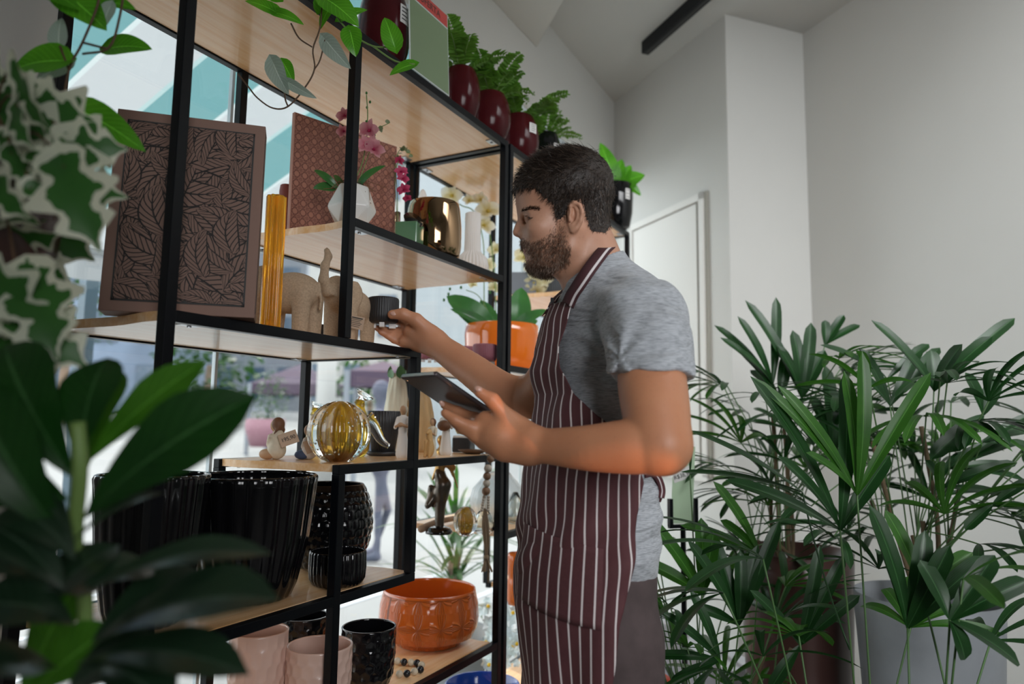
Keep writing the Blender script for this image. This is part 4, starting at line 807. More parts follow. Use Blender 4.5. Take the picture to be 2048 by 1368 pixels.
# ---- shelf 5: big black pots
FAC = lambda n, a: (lambda T, j: 1+a*np.abs(np.cos(n*T/2)))
BP = [(.60, 0), (.66, .02), (.74, .12), (.90, .5), (.985, .93), (1, .98), (.985, 1)]
for box, lab in (((382, 627, 950, 1.20, Z5), 'big glossy black fluted planter in front of the short left post'), ((150, 365, 952, 1.21, Z5), 'big glossy black fluted planter at the left end behind the leaves'), ((330, 392, 1028, 1.37, Z5), 'small glossy black fluted planter between the two big ones')):
    c, r, h = item(*box, hh=.2); c[0] = max(c[0], XA+r+.02) if r > .05 else c[0]
    vessel('black_planter', c, vprof(r, h, BP), BGL, lab, 'pot', 'glossy black fluted planters', segs=132, rib=FAC(22, .035))
def hexbump(T, j): return 1
def dimpled(name, box, pts, m, lab, cat, group, nu=16, nvv=8, amp=-.045, hexa=True, hh=.06, segs=None):
    c, r, h = item(*box, hh=hh); P = np.array(pts); ts = np.linspace(0, 1, nvv*8+1); cum = np.concatenate([[0], np.cumsum(np.linalg.norm(np.diff(P, axis=0), axis=1))]); cum /= cum[-1]
    rr = np.interp(ts, cum, P[:, 0]); zz = np.interp(ts, cum, P[:, 1]); n = len(ts)
    def rib(T, j):
        if j < 1 or j > n: return np.ones(len(T))
        v = (j-1)/(n-1)*nvv; u = T/(2*np.pi)*nu; e = min(1, (n-j)/6, j/5)
        best = np.full(len(T), 9.)
        for row in (math.floor(v)-.5, math.floor(v)+.5, math.floor(v)+1.5):
            off = .5*(int(row-.5) % 2); uu = (u-off) % 1-.5; best = np.minimum(best, np.sqrt((uu*1.0)**2+((v-row)*.87)**2))
        return 1+amp*e*np.clip(1-(best/.56)**2, 0, 1)
    return vessel(name, c, [(r*a, h*b) for a, b in zip(rr, zz)], m, lab, cat, group, segs=segs or nu*9, rib=rib), c, r, h
dimpled('hammered_planter', (572, 743, 968, 1.26, Z5), [(.5, 0), (.72, .06), (.93, .3), (1, .52), (.96, .75), (.82, .95), (.78, 1)], BGL, 'round black planter with a scaled texture behind the front post', 'pot', None, 26, 12, .035, hh=.1)
c, r, h = item(619, 733, 1101, 1.125, Z5); vessel('ribbed_bowl', c, vprof(r, h, [(.74, 0), (.86, .04), (.97, .2), (1, .5), (.99, .95), (.97, 1)]), BGL, 'low glossy black ribbed bowl at the front edge of the lower shelf', 'bowl', segs=256, rib=FAC(34, -.035))
# ---- shelf 6: hexagon cups and the orange bowl
PK = mat('blush_ceramic', (.72, .50, .42), .28, coat=.3); HP = [(.66, 0), (.8, .04), (.93, .2), (.99, .5), (1, .8), (.985, 1)]
dimpled('hexagon_pot', (455, 571, 1260, 1.24, Z6), HP, PK, 'blush pink pot with hexagon dimples, the left one behind the leaves', 'pot', 'hexagon dimpled pots on the bottom shelf', 18, 7)
dimpled('hexagon_pot', (570, 702, 1289, 1.135, Z6), HP, PK, 'blush pink pot with hexagon dimples, half behind the front post', 'pot', 'hexagon dimpled pots on the bottom shelf', 18, 7)
dimpled('hexagon_pot', (553, 655, 1230, 1.36, Z6), HP, BGL, 'black hexagon dimpled pot at the back, behind the two pink ones', 'pot', 'hexagon dimpled pots on the bottom shelf', 18, 7)
dimpled('hexagon_pot', (681, 791, 1252, 1.16, Z6), HP, BGL, 'black hexagon dimpled pot in front of the orange bowl', 'pot', 'hexagon dimpled pots on the bottom shelf', 18, 7)
def petals(nt, u, v):
    U = mth(nt, 'SUBTRACT', mth(nt, 'FRACT', mth(nt, 'MULTIPLY', u, 14)), .5); Vv = mth(nt, 'SUBTRACT', mth(nt, 'FRACT', mth(nt, 'MULTIPLY', v, 8.2)), .5)
    U2 = mth(nt, 'MULTIPLY', U, .9); r = mth(nt, 'SQRT', mth(nt, 'ADD', mth(nt, 'MULTIPLY', U2, U2), mth(nt, 'MULTIPLY', Vv, Vv))); a = mth(nt, 'ARCTAN2', Vv, U2)
    w = mth(nt, 'SINE', mth(nt, 'ADD', mth(nt, 'MULTIPLY', a, 16), mth(nt, 'MULTIPLY', mth(nt, 'SINE', mth(nt, 'MULTIPLY', a, 4)), mth(nt, 'MULTIPLY', r, 9)))); return mth(nt, 'MULTIPLY', mth(nt, 'POWER', mth(nt, 'ADD', mth(nt, 'MULTIPLY', w, .5), .5), 3), mth(nt, 'LESS_THAN', v, .44))
ORG = uvmat('orange_embossed', lambda nt, u, v: mixc(nt, mth(nt, 'MULTIPLY', petals(nt, u, v), .35), (.58, .11, .012), (.80, .24, .05)), .18, coat=.5, bumpf=petals, bd=.003)
c, r, h = item(759, 958, 1176, 1.225, Z6, hh=.1); vessel('orange_bowl', c, vprof(r, h, [(.60, 0), (.66, .03), (.70, .10), (.90, .17), (.985, .34), (1, .5), (.98, .75), (.93, .95), (.925, 1)]), ORG, 'large glossy orange bowl with embossed leaf pattern', 'bowl', segs=96)
BB = mat('black_bead', (.015, .015, .018), .2); IV = mat('ivory_bead', (.66, .56, .42), .4, noise=(60, .25))
cb = atZ(820, 1340, Z6+.009); t = thing('bead_bracelet', (cb[0], cb[1], Z6), 'ring of black and ivory beads lying in front of the orange bowl', 'bracelet')
for i, (x_, y_) in enumerate(((795, 1322), (808, 1324), (822, 1325), (834, 1326), (843, 1330), (841, 1339), (829, 1343), (814, 1347), (799, 1348))):
    q_ = atZ(x_, y_, Z6+.0095); MB().sphere(q_, .0093, 16).build('bead', BB if i % 2 else IV, t, smooth=True)
MB().tube([atZ(x_, y_, Z6+.0095) for x_, y_ in ((795, 1322), (808, 1324), (822, 1325), (834, 1326), (843, 1330), (841, 1339), (829, 1343), (814, 1347), (799, 1348))], .001, 5).build('cord', BB, t)
# ================================================================ FARTHER UNIT
OG = mat('orange_glaze', (.72, .16, .012), .12, coat=.6)
def put(pl, pr_, pt, Y, Z, **k): return item(pl, pr_, pt, Y, Z, **k)
c, r, h = put(928, 1078, 652, 1.26, Z3); t = thing('orchid_planter', c, 'wide glossy orange planter with white orchids behind the right post', 'potted plant'); d = hd(c)
vessel('orange_planter', c, vprof(r, h, [(.72, 0), (.9, .06), (.97, .4), (1, .8), (.97, 1)]), OG, '', '', parent=t, segs=96); MB().lathe([(r*.9, 0), (r*.9, .003)], c+z3*h*.9, 40).build('moss', SOIL, t)
mb = MB()
for a, b, w, e in (((985, 665), (893, 592), 52, -.02), ((988, 665), (900, 618), 24, -.08), ((1034, 664), (1043, 575), 50, 0), ((1022, 660), (1096, 620), 26, -.05), ((1000, 660), (960, 600), 22, .05), ((1040, 664), (1075, 640), 20, .04)): lv(mb, a, b, w, d, e, prof='oblong', lobe=0, arch=.12)
mb.build('leaves', ORL, t, smooth=True)
spray(t, [at(968, 660, d), at(968, 560, d), at(966, 480, d), at(948, 424, d), at(925, 412, d), at(905, 400, d)], [(905, 392, d, .05), (938, 402, d+.02, .03)], WHP, .0022)
spray(t, [at(992, 662, d+.04), at(990, 560, d+.04), at(980, 470, d+.04), at(972, 430, d+.04)], [(962, 400, d+.02, .034), (975, 424, d+.0, .055), (968, 452, d+.03, .045), (945, 440, d+.05, .03)], WHP, .0022)
spray(t, [at(990, 660, d), at(975, 620, d), at(955, 590, d), at(932, 580, d)], [(990, 575, d+.1, .03), (945, 570, d+.04, .02), (975, 530, d+.12, .035), (992, 500, d+.12, .035)], YEP, .0018)
mb = MB()
for x_, y_ in ((900, 578), (897, 588), (888, 600), (922, 575), (980, 585)): mb.sphere(at(x_, y_, d), (.005, .005, .007), 8)
mb.build('buds', ORL, t)
MV = mat('mauve_ceramic', (.30, .10, .13), .5); MVL = mat('pot_feet_white', (.75, .73, .72), .4)
def footed(c, r, h, m, label, group='small ribbed footed pots', name='footed_pot', cat='pot', ax=None):
    t = thing(name, c, label, cat, group)
    vessel('cup', c+z3*h*.16, [(r*a, h*b*.84) for a, b in ((.78, 0), (.92, .06), (1, .3), (1, .93), (.97, 1))], m, '', '', parent=t, segs=168, rib=ribs(42, .014))
    for k in range(4): a = k*math.pi/2+.6; MB().obox(c+V3(math.cos(a)*r*.62, math.sin(a)*r*.62, h*.08), (V3(math.cos(a), math.sin(a), 0), V3(-math.sin(a), math.cos(a), 0), z3), (r*.22, r*.16, h*.08)).build('foot', MVL, t, bevel=.001)
    return t
c, r, h = put(946, 994, 690, 1.12, Z3); footed(c, r, h, MV, 'mauve ribbed footed pot in front of the orange planter')
c, r, h = put(838, 882, 690, 1.24, Z3); footed(c, r, h, MV, 'mauve ribbed footed pot under the reaching wrist')
c, r, h = put(915, 950, 694, 1.30, Z3); footed(c, r, h, MV, 'darker mauve ribbed footed pot half hidden behind the reaching arm')
c, r, h = put(1000, 1062, 556, 1.25, 1.80); 
c, r, h = put(1078, 1128, 548, 1.22, 1.80); t = thing('yellow_orchid', c, 'dark ribbed pot with pale yellow orchids beside the beard', 'potted plant'); d = hd(c)
vessel('pot', c, vprof(r, h, [(.8, 0), (.95, .1), (1, .6), (1, 1)]), mat('slate_ribbed', (.06, .07, .08), .6), '', '', parent=t, segs=168, rib=ribs(34, .03))
spray(t, [at(1100, 552, d), at(1085, 500, d), at(1060, 505, d), at(1062, 560, d-.05), at(1075, 595, d-.05)], [(1050, 515, d-.03, .05), (1066, 540, d-.05, .045), (1082, 556, d-.06, .05), (1068, 566, d-.06, .045), (1074, 583, d-.06, .04), (1082, 575, d-.04, .03)], YEP, .002)
MB().obox(PX(1048, 1.3, 1.80)+z3*.045, (V3(.9, .4, 0), V3(-.4, .9, 0), z3), (.02, .05, .045)).build('book_end', MT['green_card'] if 'green_card' in MT else GREY); tag(bpy.data.objects['book_end'], 'grey block standing at the open left end of the short upper shelf', 'block')
# shelf .945
BRZ = mat('bronze_figure', (.16, .14, .12), .28, .85, noise=(25, .4)); GOLD = mat('gold_figure', (.55, .33, .12), .3, .8)
ZC = .945; c = PX(878, 1.215, ZC); d = hd(c); t = thing('bronze_statuette', c, 'bronze statuette of a draped dancer on a round black base', 'statuette')
MB().lathe([(sz(27, c), 0), (sz(27, c), .006), (sz(22, c), .016), (sz(10, c), .022)], c, 40).build('base', BGL, t, smooth=True)
q_ = lambda x_, y_, e=0: at(x_, y_, d+e); s = sz(1, c)
def fig(F):
    F.chain([q_(881, 1052), q_(882, 1010), q_(888, 970)], [7*s, 9*s, 15*s], .006).cap(q_(876, 1054), q_(878, 1000), 6*s, 9*s, .006).ell(q_(884, 975), V3(16, 12, 30)*s, None, .01).ell(q_(880, 950), V3(13, 10, 18)*s, None, .008)
    F.cap(q_(872, 985), q_(856, 1010, -.01), 9*s, 7*s, .01).cap(q_(862, 975), q_(854, 1015), 6*s, 3*s, .01).cap(q_(866, 990), q_(866, 1012), 6*s, 3*s, .006)
sdf(fig, c-V3(.09, .09, .01), c+V3(.09, .09, .3), .0028, 'draped_skirt', BRZ, t)
def fig2(F):
    F.cap(q_(880, 945), q_(882, 905), 9*s, 11*s, .006).cap(q_(880, 915), q_(866, 958), 3.6*s, 3*s, .004).cap(q_(892, 915), q_(906, 950), 4*s, 3*s, .004).cap(q_(893, 925), q_(905, 935), 9*s, 7*s, .006).cap(q_(906, 948), q_(915, 975), 2.5*s, 1.6*s, .004).ell(q_(882, 880), V3(8, 8, 10)*s, None, .004).cap(q_(882, 905), q_(882, 888), 4*s, 4*s, .004)
sdf(fig2, c-V3(.09, .09, .01), c+V3(.09, .09, .36), .0026, 'torso', GOLD, t)
mb = MB(); a = PX(842, 1.26, ZC+.012); b = PX(906, 1.30, ZC+.014); mb.tube(spl([a, (a+b)/2+V3(0, .004, .004), b], 8), np.linspace(.011, .009, 17), 10); tag(mb.build('driftwood', mat('driftwood_bark', (.34, .22, .14), .9, noise=((20, 20, 200), .4), bump=(90, 1)), smooth=True), 'short piece of driftwood lying behind the statuette base', 'driftwood')
c, r, h = put(908, 954, 1010, 1.12, ZC); pumpkin(c, r, h, 'small dimpled clear glass orb with an amber core beside the statuette', 'glass_orb', 14, 60, .6)
FRO = mat('frosted_glass', (.85, .90, .92), .25, trans=.75)
V('frosted_vase', (940, 1052, 945, 1.22, ZC), [(.5, 0), (.85, .1), (1, .38), (.9, .65), (.55, .9), (.42, 1)], FRO, 'large frosted white glass vase behind the right post', 'vase', rib=ribs(10, .03), segs=100, )
V('clear_vase', (946, 990, 1018, 1.10, ZC), [(.6, 0), (.95, .15), (1, .4), (.7, .75), (.3, 1)], CLG, 'small clear teardrop glass vase behind the twine tassel', 'vase')
V('teardrop_vase', (1010, 1052, 985, 1.12, ZC), [(.6, 0), (.95, .12), (1, .3), (.7, .65), (.25, 1)], CLG, 'clear teardrop glass vase between the post and the apron', 'vase')
V('orange_jar', (1014, 1050, 1106, 1.18, .65), [(.9, 0), (1, .1), (1, .45), (.9, .5), (.9, .56), (1, .6), (1, .95), (.9, 1)], mat('orange_jar_glass', (.60, .14, .02), .1, coat=.5), 'orange jar showing between the post and the apron', 'jar')
# glass flowers and blue bowl near the floor
c = PX(985, 1.30, .29); t = thing('glass_flowers', c, 'bunch of clear glass flowers with yellow centres low on the farther unit', 'ornament'); mb = MB(); mc = MB(); rnd = random.Random(4); d = hd(c)
for i in range(46):
    x_, y_ = rnd.uniform(958, 1036), rnd.uniform(1200, 1330); p_ = at(x_, y_, d+rnd.uniform(-.08, .08)); s_ = rnd.uniform(.018, .032)
    e = nrm(-FW+V3(rnd.gauss(0, .4), rnd.gauss(0, .4), rnd.gauss(0, .4))); x = nrm(np.cross(e, z3)); y = np.cross(x, e)
    for k in range(5): a = k*1.2566+i; w_ = x*math.cos(a)+y*math.sin(a); leaf(mb, p_, p_+w_*s_+e*s_*.3, s_*.8, nh=e, nv=5, nu=1)
    if i % 4 == 0: MB().sphere(p_+e*.004, .007, 8).build('yellow_centre', mat('flower_yellow', (.85, .55, .02), .4), t)
for k in range(10): mb.tube([c+V3(rnd.uniform(-.04, .04), rnd.uniform(-.04, .04), 0), at(rnd.uniform(965, 1030), rnd.uniform(1215, 1300), d)], .003, 5)
mb.build('glass_petals', mat('petal_glass', (.78, .90, .92), .08, trans=.55), t)
c = PX(963, 1.20, .30); r = sz(76, c); vessel('blue_bowl', PX(963, 1.20, .291), [(r*.6, 0), (r*.8, .03), (r*.97, .1), (r, .145)], mat('cobalt_glaze', (.01, .05, .28), .12, coat=.6), 'large cobalt blue bowl on the lowest shelf beside the apron', 'bowl')
# ================================================================ THE MAN
man_base = at(1175, 900, 1.37); man_base[2] = 0
FA = YAW+math.pi/2+math.radians(24); Fd = V3(math.cos(FA), math.sin(FA), 0); Ld = V3(-Fd[1], Fd[0], 0)   # forward, left (towards the camera)
man = thing('person', man_base, 'bearded man in a grey T-shirt and maroon striped apron holding a tablet', 'person')
def skin_material():
    m = bpy.data.materials.new('skin'); m.use_nodes = True; nt = m.node_tree; b = nt.nodes['Principled BSDF']
    tc = node(nt, 'ShaderNodeTexCoord'); n1 = node(nt, 'ShaderNodeTexNoise'); n1.inputs['Scale'].default_value = 14; n1.inputs['Detail'].default_value = 4; nt.links.new(tc.outputs['Object'], n1.inputs['Vector'])
    n2 = node(nt, 'ShaderNodeTexNoise'); n2.inputs['Scale'].default_value = 210; n2.inputs['Detail'].default_value = 3; nt.links.new(tc.outputs['Object'], n2.inputs['Vector'])
    at_ = node(nt, 'ShaderNodeAttribute'); at_.attribute_name = 'tan'
    c = mixc(nt, n1.outputs['Fac'], (.60, .33, .22), (.50, .25, .16)); c2 = mixc(nt, n1.outputs['Fac'], (.62, .27, .13), (.50, .19, .085)); c = mixc(nt, at_.outputs['Fac'], c, c2)
    c = mixc(nt, mth(nt, 'MULTIPLY', mth(nt, 'GREATER_THAN', n2.outputs['Fac'], .66), .2), c, (.36, .15, .09)); nt.links.new(c, b.inputs['Base Color'])
    b.inputs['Roughness'].default_value = .48; b.inputs['Subsurface Weight'].default_value = .12; b.inputs['Subsurface Radius'].default_value = (1, .35, .2); b.inputs['Subsurface Scale'].default_value = .01
    bp = node(nt, 'ShaderNodeBump'); bp.inputs['Strength'].default_value = .35; bp.inputs['Distance'].default_value = .0006; nt.links.new(n2.outputs['Fac'], bp.inputs['Height']); nt.links.new(bp.outputs[0], b.inputs['Normal']); MT['skin'] = m; return m
SKIN = skin_material()
# ---- head frame: a forward (left in the picture), l towards the camera, u up
HA = YAW+math.pi/2-math.radians(1.5); hF = V3(math.cos(HA), math.sin(HA), 0); hL = V3(-hF[1], hF[0], 0); hU = V3(0, 0, 1); HC = at(1130, 420, 1.37)
S_ = 1.378/FPX
def H(px, py, l=0.):
    q = 1-abs(l)/1.37; px = 1061+(px-1061)*q; py = 847+(py-847)*q
    return HC+hF*((1130-px)*S_)+hL*l+hU*((420-py)*S_)
AX = (hF, hL, hU)
def head_core(F, hair=0.):
    F.ell(H(1121, 394), V3(.0895, .0735, .0765), AX, .02); F.ell(H(1150, 372), V3(.070, .0735, .070), AX, .03)      # cranium
    F.ell(H(1097, 440), V3(.050, .058, .062), AX, .03)
    F.ell(H(1094, 480), V3(.046, .049, .052), AX, .03)                          # mid face
    for s in (-1, 1): F.chain([H(1146, 462, s*.057), H(1138, 497, s*.052), H(1098, 526, s*.030), H(1080, 531, s*.010)], [.018, .015, .016, .016], .025)
    F.ell(H(1078, 526), V3(.020, .024, .020), AX, .02)                       # chin
    F.ell(H(1100, 505), V3(.038, .042, .03), AX, .03)
F = Field(HC-V3(.19, .19, .30), HC+V3(.19, .19, .16), .0024)
head_core(F)
for s in (-1, 1):
    F.cap(H(1046, 424, s*.010), H(1062, 422, s*.042), .0085, .008, .012)            # brow ridge
    F.ell(H(1078, 457, s*.046), V3(.020, .016, .016), AX, .02)                # cheek bone
    F.ell(H(1049, 440, s*.030), V3(.013, .017, .009), AX, .008, 's')       # eye socket
    F.ell(H(1060.6, 437.2, s*.0295), V3(.0136, .0150, .0122), AX, .004)             # lids
    F.cap(H(1047.5, 438.5, s*.0240), H(1060, 438.2, s*.0440), .0030, .0022, .001, 's'); F.cap(H(1051, 430.5, s*.022), H(1060, 430.5, s*.045), .0010, .0010, .002, 's')
F.cap(H(1046, 436), H(1038, 458), .0065, .0075, .010); F.cap(H(1036, 456), H(1032.4, 467.5), .0078, .0086, .006)    # nose bridge, tip
for s in (-1, 1):
    F.ell(H(1044.5, 471, s*.0105), V3(.0088, .0062, .0062), AX, .006); F.ell(H(1041, 477.5, s*.0062), V3(.005, .003, .0028), AX, .002, 's')
F.cap(H(1037, 473), H(1049, 479), .0035, .005, .006)
F.cap(H(1055, 500, -.018), H(1052.5, 500.5, 0), .0035, .0048, .006); F.cap(H(1055, 500, .018), H(1052.5, 500.5, 0), .0035, .0048, .006)
F.cap(H(1060, 508, -.016), H(1057, 509.5, 0), .0038, .0058, .006); F.cap(H(1060, 508, .016), H(1057, 509.5, 0), .0038, .0058, .006)
F.cap(H(1052, 504.6, -.02), H(1050, 504.8, 0), .0012, .0014, .0015, 's'); F.cap(H(1052, 504.6, .02), H(1050, 504.8, 0), .0012, .0014, .0015, 's')
for s in (-1, 1):                                                             # ears
    E = (nrm(hF*.93+hL*s*-.30+hU*-.14), nrm(hL*s+hF*.30), nrm(hU+hF*.14)); e0 = H(1151, 431, s*.078)
    F.ell(e0, V3(.0155, .0055, .028), E, .004); F.ell(H(1147, 452, s*.076), V3(.009, .0055, .015), E, .005)
    F.ell(H(1149.5, 432, s*.0835), V3(.0100, .0048, .0205), E, .002, 's'); F.ell(H(1145, 441, s*.080), V3(.0070, .0055, .0085), E, .003, 's')
    R0 = [H(1142, 426, s*.081), H(1141, 412, s*.083), H(1150, 404.5, s*.086), H(1161, 410, s*.088), H(1165.5, 425, s*.088), H(1162, 443, s*.085), H(1153, 458, s*.080), H(1146, 464, s*.077)]
    F.chain(R0, [.0028, .0032, .0036, .0036, .0036, .0034, .0036, .0048], .003)
    F.chain([H(1150, 414, s*.083), H(1156, 424, s*.083), H(1155, 440, s*.082), H(1147, 449, s*.080)], [.002, .0028, .0028, .0022], .003); F.cap(H(1140, 434, s*.081), H(1140.5, 442, s*.081), .0035, .0032, .004)
NB = H(1196, 562)
F.cap(H(1160, 455), NB, .054, .062, .03); F.cap(H(1130, 520), H(1168, 580), .022, .032, .035)
F.cap(H(1140, 500, .045), H(1168, 575, .012), .012, .012, .02); F.ell(H(1128, 548), V3(.010, .012, .012), AX, .015)
F.cut(H(1190, 612), -hU)
mbody = MB(); n0 = mbody.n; F.into(mbody, 2); nhead = mbody.n
# ---- arms and hands (px, py, distance) -> world
A_ = lambda *L: [at(*q_) for q_ in L]
def arm(shoulder, elbow, wrist, rs, extra, hand, h=.0026):
    allp = np.array([shoulder, elbow, wrist]+[q for q in extra]); F = Field(allp.min(0)-.09, allp.max(0)+.09, h); hand(F)
    return F
# near (left) arm
sh, el, wr_ = at(1296, 640, 1.20), at(1322, 882, 1.06), at(1052, 889, 1.165)
F = Field(np.min([sh, el, wr_, at(880, 800, 1.12)], 0)-.085, np.max([sh, el, wr_, at(880, 800, 1.26)], 0)+.085, .0027)
F.limb([at(1302, 660, 1.19), at(1303, 750, 1.13), at(1313, 830, 1.085), at(1326, 890, 1.062)], [.044, .0545, .051, .040])      # upper arm; F.cap(at(1336, 905, 1.055), at(1345, 912, 1.06), .024, .021, .02)   # elbow
F.limb([at(1320, 891, 1.065), at(1262, 893, 1.075), at(1180, 896, 1.10), at(1105, 893, 1.14), at(1050, 889, 1.167)], [.0405, .0415, .0350, .0285, .0250], first=.022)
F.cap(at(1062, 880, 1.15), at(1058, 898, 1.18), .022, .021, .015)
# tablet plane
TL, TR = at(799, 756, 1.262), at(869, 751, 1.168); e1 = nrm(TR-TL); lo_, hi_ = .8, 2.
for _ in range(60):
    md = (lo_+hi_)/2
    if (at(985, 831, md)-TR)@e1*((at(985, 831, .8)-TR)@e1) > 0: lo_ = md
    else: hi_ = md
e2 = nrm(at(985, 831, md)-TR); tn = nrm(np.cross(e1, e2)); tn = tn if tn@(-FW) > 0 else -tn
TW_ = np.linalg.norm(TR-TL); TLn = max(np.linalg.norm(at(985, 831, md)-TR)*1.12, .17)
def onplane(px, py, off):
    r_ = ray(px, py); k = ((TL-CAM)@tn+off)/(r_@tn); return CAM+r_*k
def finger(F, pts, rs, k=.004): F.chain(pts, rs, k)
# palm
F.chain([at(1056, 888, 1.165), at(1010, 868, 1.175), at(975, 850, 1.185)], [.026, .030, .024], .02); F.chain([at(1056, 892, 1.165), at(1010, 893, 1.17), at(975, 878, 1.18)], [.024, .023, .019], .02)
F.ell((at(1000, 868, 1.178)), V3(.035, .035, .022), (RT, NH, nrm(UP)), .02)
tipo = .0105
finger(F, [at(985, 846, 1.178), onplane(950, 838, .014), onplane(914, 823, .012), onplane(888, 810, .0085)], [.0125, .0112, .0095, .0078], .006)
finger(F, [at(985, 862, 1.175), at(944, 856, 1.168), at(910, 840, 1.165), at(889, 826, 1.166)], [.0125, .0110, .0094, .0076], .005)
finger(F, [at(988, 876, 1.176), at(952, 872, 1.172), at(926, 857, 1.172), at(906, 845, 1.175)], [.0118, .0104, .0090, .0074], .005)
finger(F, [at(996, 890, 1.178), at(966, 886, 1.178), at(948, 874, 1.180), at(934, 862, 1.185)], [.0108, .0092, .0078, .0064], .005)
finger(F, [at(1040, 872, 1.17), at(1016, 838, 1.165), at(984, 800, 1.16), at(958, 784, 1.158)], [.022, .0150, .0118, .0092], .012)                      # thumb
F.cap(at(1040, 860, 1.172), at(1010, 850, 1.178), .020, .018, .015)
F.cap(at(1062, 884, 1.20), at(985, 852, 1.20), .014, .01, .01)
F.into(mbody, 7); nleft = mbody.n
# far (right) arm
sh2, el2, wr2 = at(1138, 685, 1.50), at(1066, 800, 1.60), at(868, 682, 1.76)
F = Field(np.min([sh2, el2, wr2, at(745, 660, 1.70)], 0)-.09, np.max([sh2, el2, wr2, at(745, 620, 1.86)], 0)+.09, .0030)
F.limb([sh2, at(1100, 752, 1.56), at(1066, 798, 1.60)], [.044, .048, .044])
F.limb([at(1060, 792, 1.61), at(1008, 784, 1.63), at(940, 737, 1.69), at(888, 700, 1.735), at(866, 683, 1.75)], [.043, .0445, .039, .0325, .0300])
F.chain([at(868, 682, 1.75), at(846, 668, 1.762), at(826, 662, 1.77)], [.029, .031, .024], .02); F.chain([at(866, 694, 1.755), at(838, 686, 1.772), at(812, 682, 1.785)], [.022, .022, .018], .015)
F.chain([at(858, 664, 1.742), at(832, 640, 1.733), at(806, 628, 1.728), at(784, 629, 1.728)], [.021, .0165, .0140, .0115], .010)                 # thumb
finger(F, [at(818, 655, 1.785), at(795, 640, 1.815), at(772, 635, 1.82), at(752, 634, 1.815)], [.0135, .012, .0105, .009])
finger(F, [at(818, 666, 1.79), at(792, 664, 1.80), at(770, 661, 1.795), at(754, 656, 1.785)], [.0130, .0115, .0100, .0082])
finger(F, [at(820, 676, 1.79), at(797, 676, 1.795), at(776, 670, 1.79), at(762, 664, 1.783)], [.0130, .0112, .0096, .0080])
finger(F, [at(824, 684, 1.79), at(805, 686, 1.795), at(788, 680, 1.79), at(776, 673, 1.785)], [.0120, .0102, .0088, .0074])
F.into(mbody, 3); nright = mbody.n
# trunk and legs under the clothes
BX = lambda f, l, z: man_base+Fd*f+Ld*l+V3(0, 0, z)
def bz(py): return at(1175, py, 1.37)[2]
AB = (Fd, Ld, V3(0, 0, 1))
F = Field(man_base-V3(.36, .36, .02), man_base+V3(.36, .36, 1.62), .011)
F.ell(BX(-.035, 0, bz(740)), V3(.075, .12, .14), AB, .05); F.ell(BX(-.01, 0, bz(930)), V3(.075, .11, .2), AB, .05); F.ell(BX(-.01, 0, bz(1110)), V3(.085, .125, .12), AB, .04)
for l, k in ((.072, 0), (-.078, .02)): F.chain([BX(-.0, l, .86), BX(k, l, .50), BX(-.02+k, l, .09)], [.065, .05, .04], .03); F.cap(BX(-.03+k, l, .045), BX(.13+k, l, .035), .04, .035, .02)
F.into(mbody, 1)
body = mbody.build('body', SKIN, man, smooth=True)
att = body.data.attributes.new('tan', 'FLOAT', 'POINT'); tv = np.zeros(len(body.data.vertices)); tv[nhead:] = .75; tv[nleft:nright] = .55; att.data.foreach_set('value', tv)
# nails
NAIL = mat('nail', (.62, .36, .28), .3, coat=.3)
for pts in ((onplane(884, 807, .0145), e1*.2-nrm(RT)*.5+UP*.5, .0052), (at(957, 778, 1.150), nrm(-RT+UP*.4), .0058), (at(787, 627, 1.7175), nrm(-RT+UP*.1), .0072)):
    d = nrm(pts[1]); n = nrm(-FW+UP*.3); n = nrm(n-d*(n@d)); MB().sphere(pts[0], (pts[2]*1.2, pts[2]*.85, pts[2]*.3), 12, (d, np.cross(n, d), n)).build('fingernail', NAIL, man, smooth=True)
LIPM = mat('lips', (.52, .13, .13), .35)
for y_, x_, r_ in ((502, 1052.5, .0056), (509, 1054.5, .0070)): MB().sphere(H(x_, y_), (r_*1.2, .020, r_*.8), 20, AX).build('lip', LIPM, man, smooth=True)
# eyes
for s in (1, -1):
    o = MB().sphere(H(1060.9, 437.4, s*.0295), (.0122, .0125, .0112), 20, AX).build('eye', mat('eye_white', (.45, .40, .37), .2, coat=.4), man, smooth=True)
    MB().sphere(H(1051.2, 438.0, s*.0320), (.0034, .0058, .0054), 16, AX).build('iris', mat('iris', (.06, .035, .02), .1, coat=.6), o, smooth=True)
# ---- hair, beard, brows: a shell under thousands of strands
HM = mat('hair', (.018, .012, .009), .5, noise=(160, .3, (.035, .022, .015)), bump=((400, 400, 60), 1, .001)); HS = uvmat('hair_strands', lambda nt, u, v: mixc(nt, mth(nt, 'POWER', mth(nt, 'FRACT', mth(nt, 'MULTIPLY', u, 97.3)), 5), (.018, .012, .009), (.16, .11, .08)), .40)
BS = uvmat('beard_strands', lambda nt, u, v: mixc(nt, mth(nt, 'POWER', mth(nt, 'FRACT', mth(nt, 'MULTIPLY', u, 97.3)), 3), (.085, .038, .020), (.50, .38, .30)), .5)
def uvh(P):       # picture-plane coordinates of points in the head frame
    q = P-HC; l = q@hL; k = 1/(1-np.abs(l)/1.37); return 1061+(69-(q@hF)/S_)*k, 847+(-427-(q@hU)/S_)*k, l
def inpoly(x, y, poly):
    c = np.zeros(len(x), bool); n = len(poly)
    for i in range(n):
        x0, y0 = poly[i]; x1, y1 = poly[(i+1) % n]; m = (y0 > y) != (y1 > y); c ^= m & (x < (x1-x0)*(y-y0)/(y1-y0+1e-9)+x0)
    return c
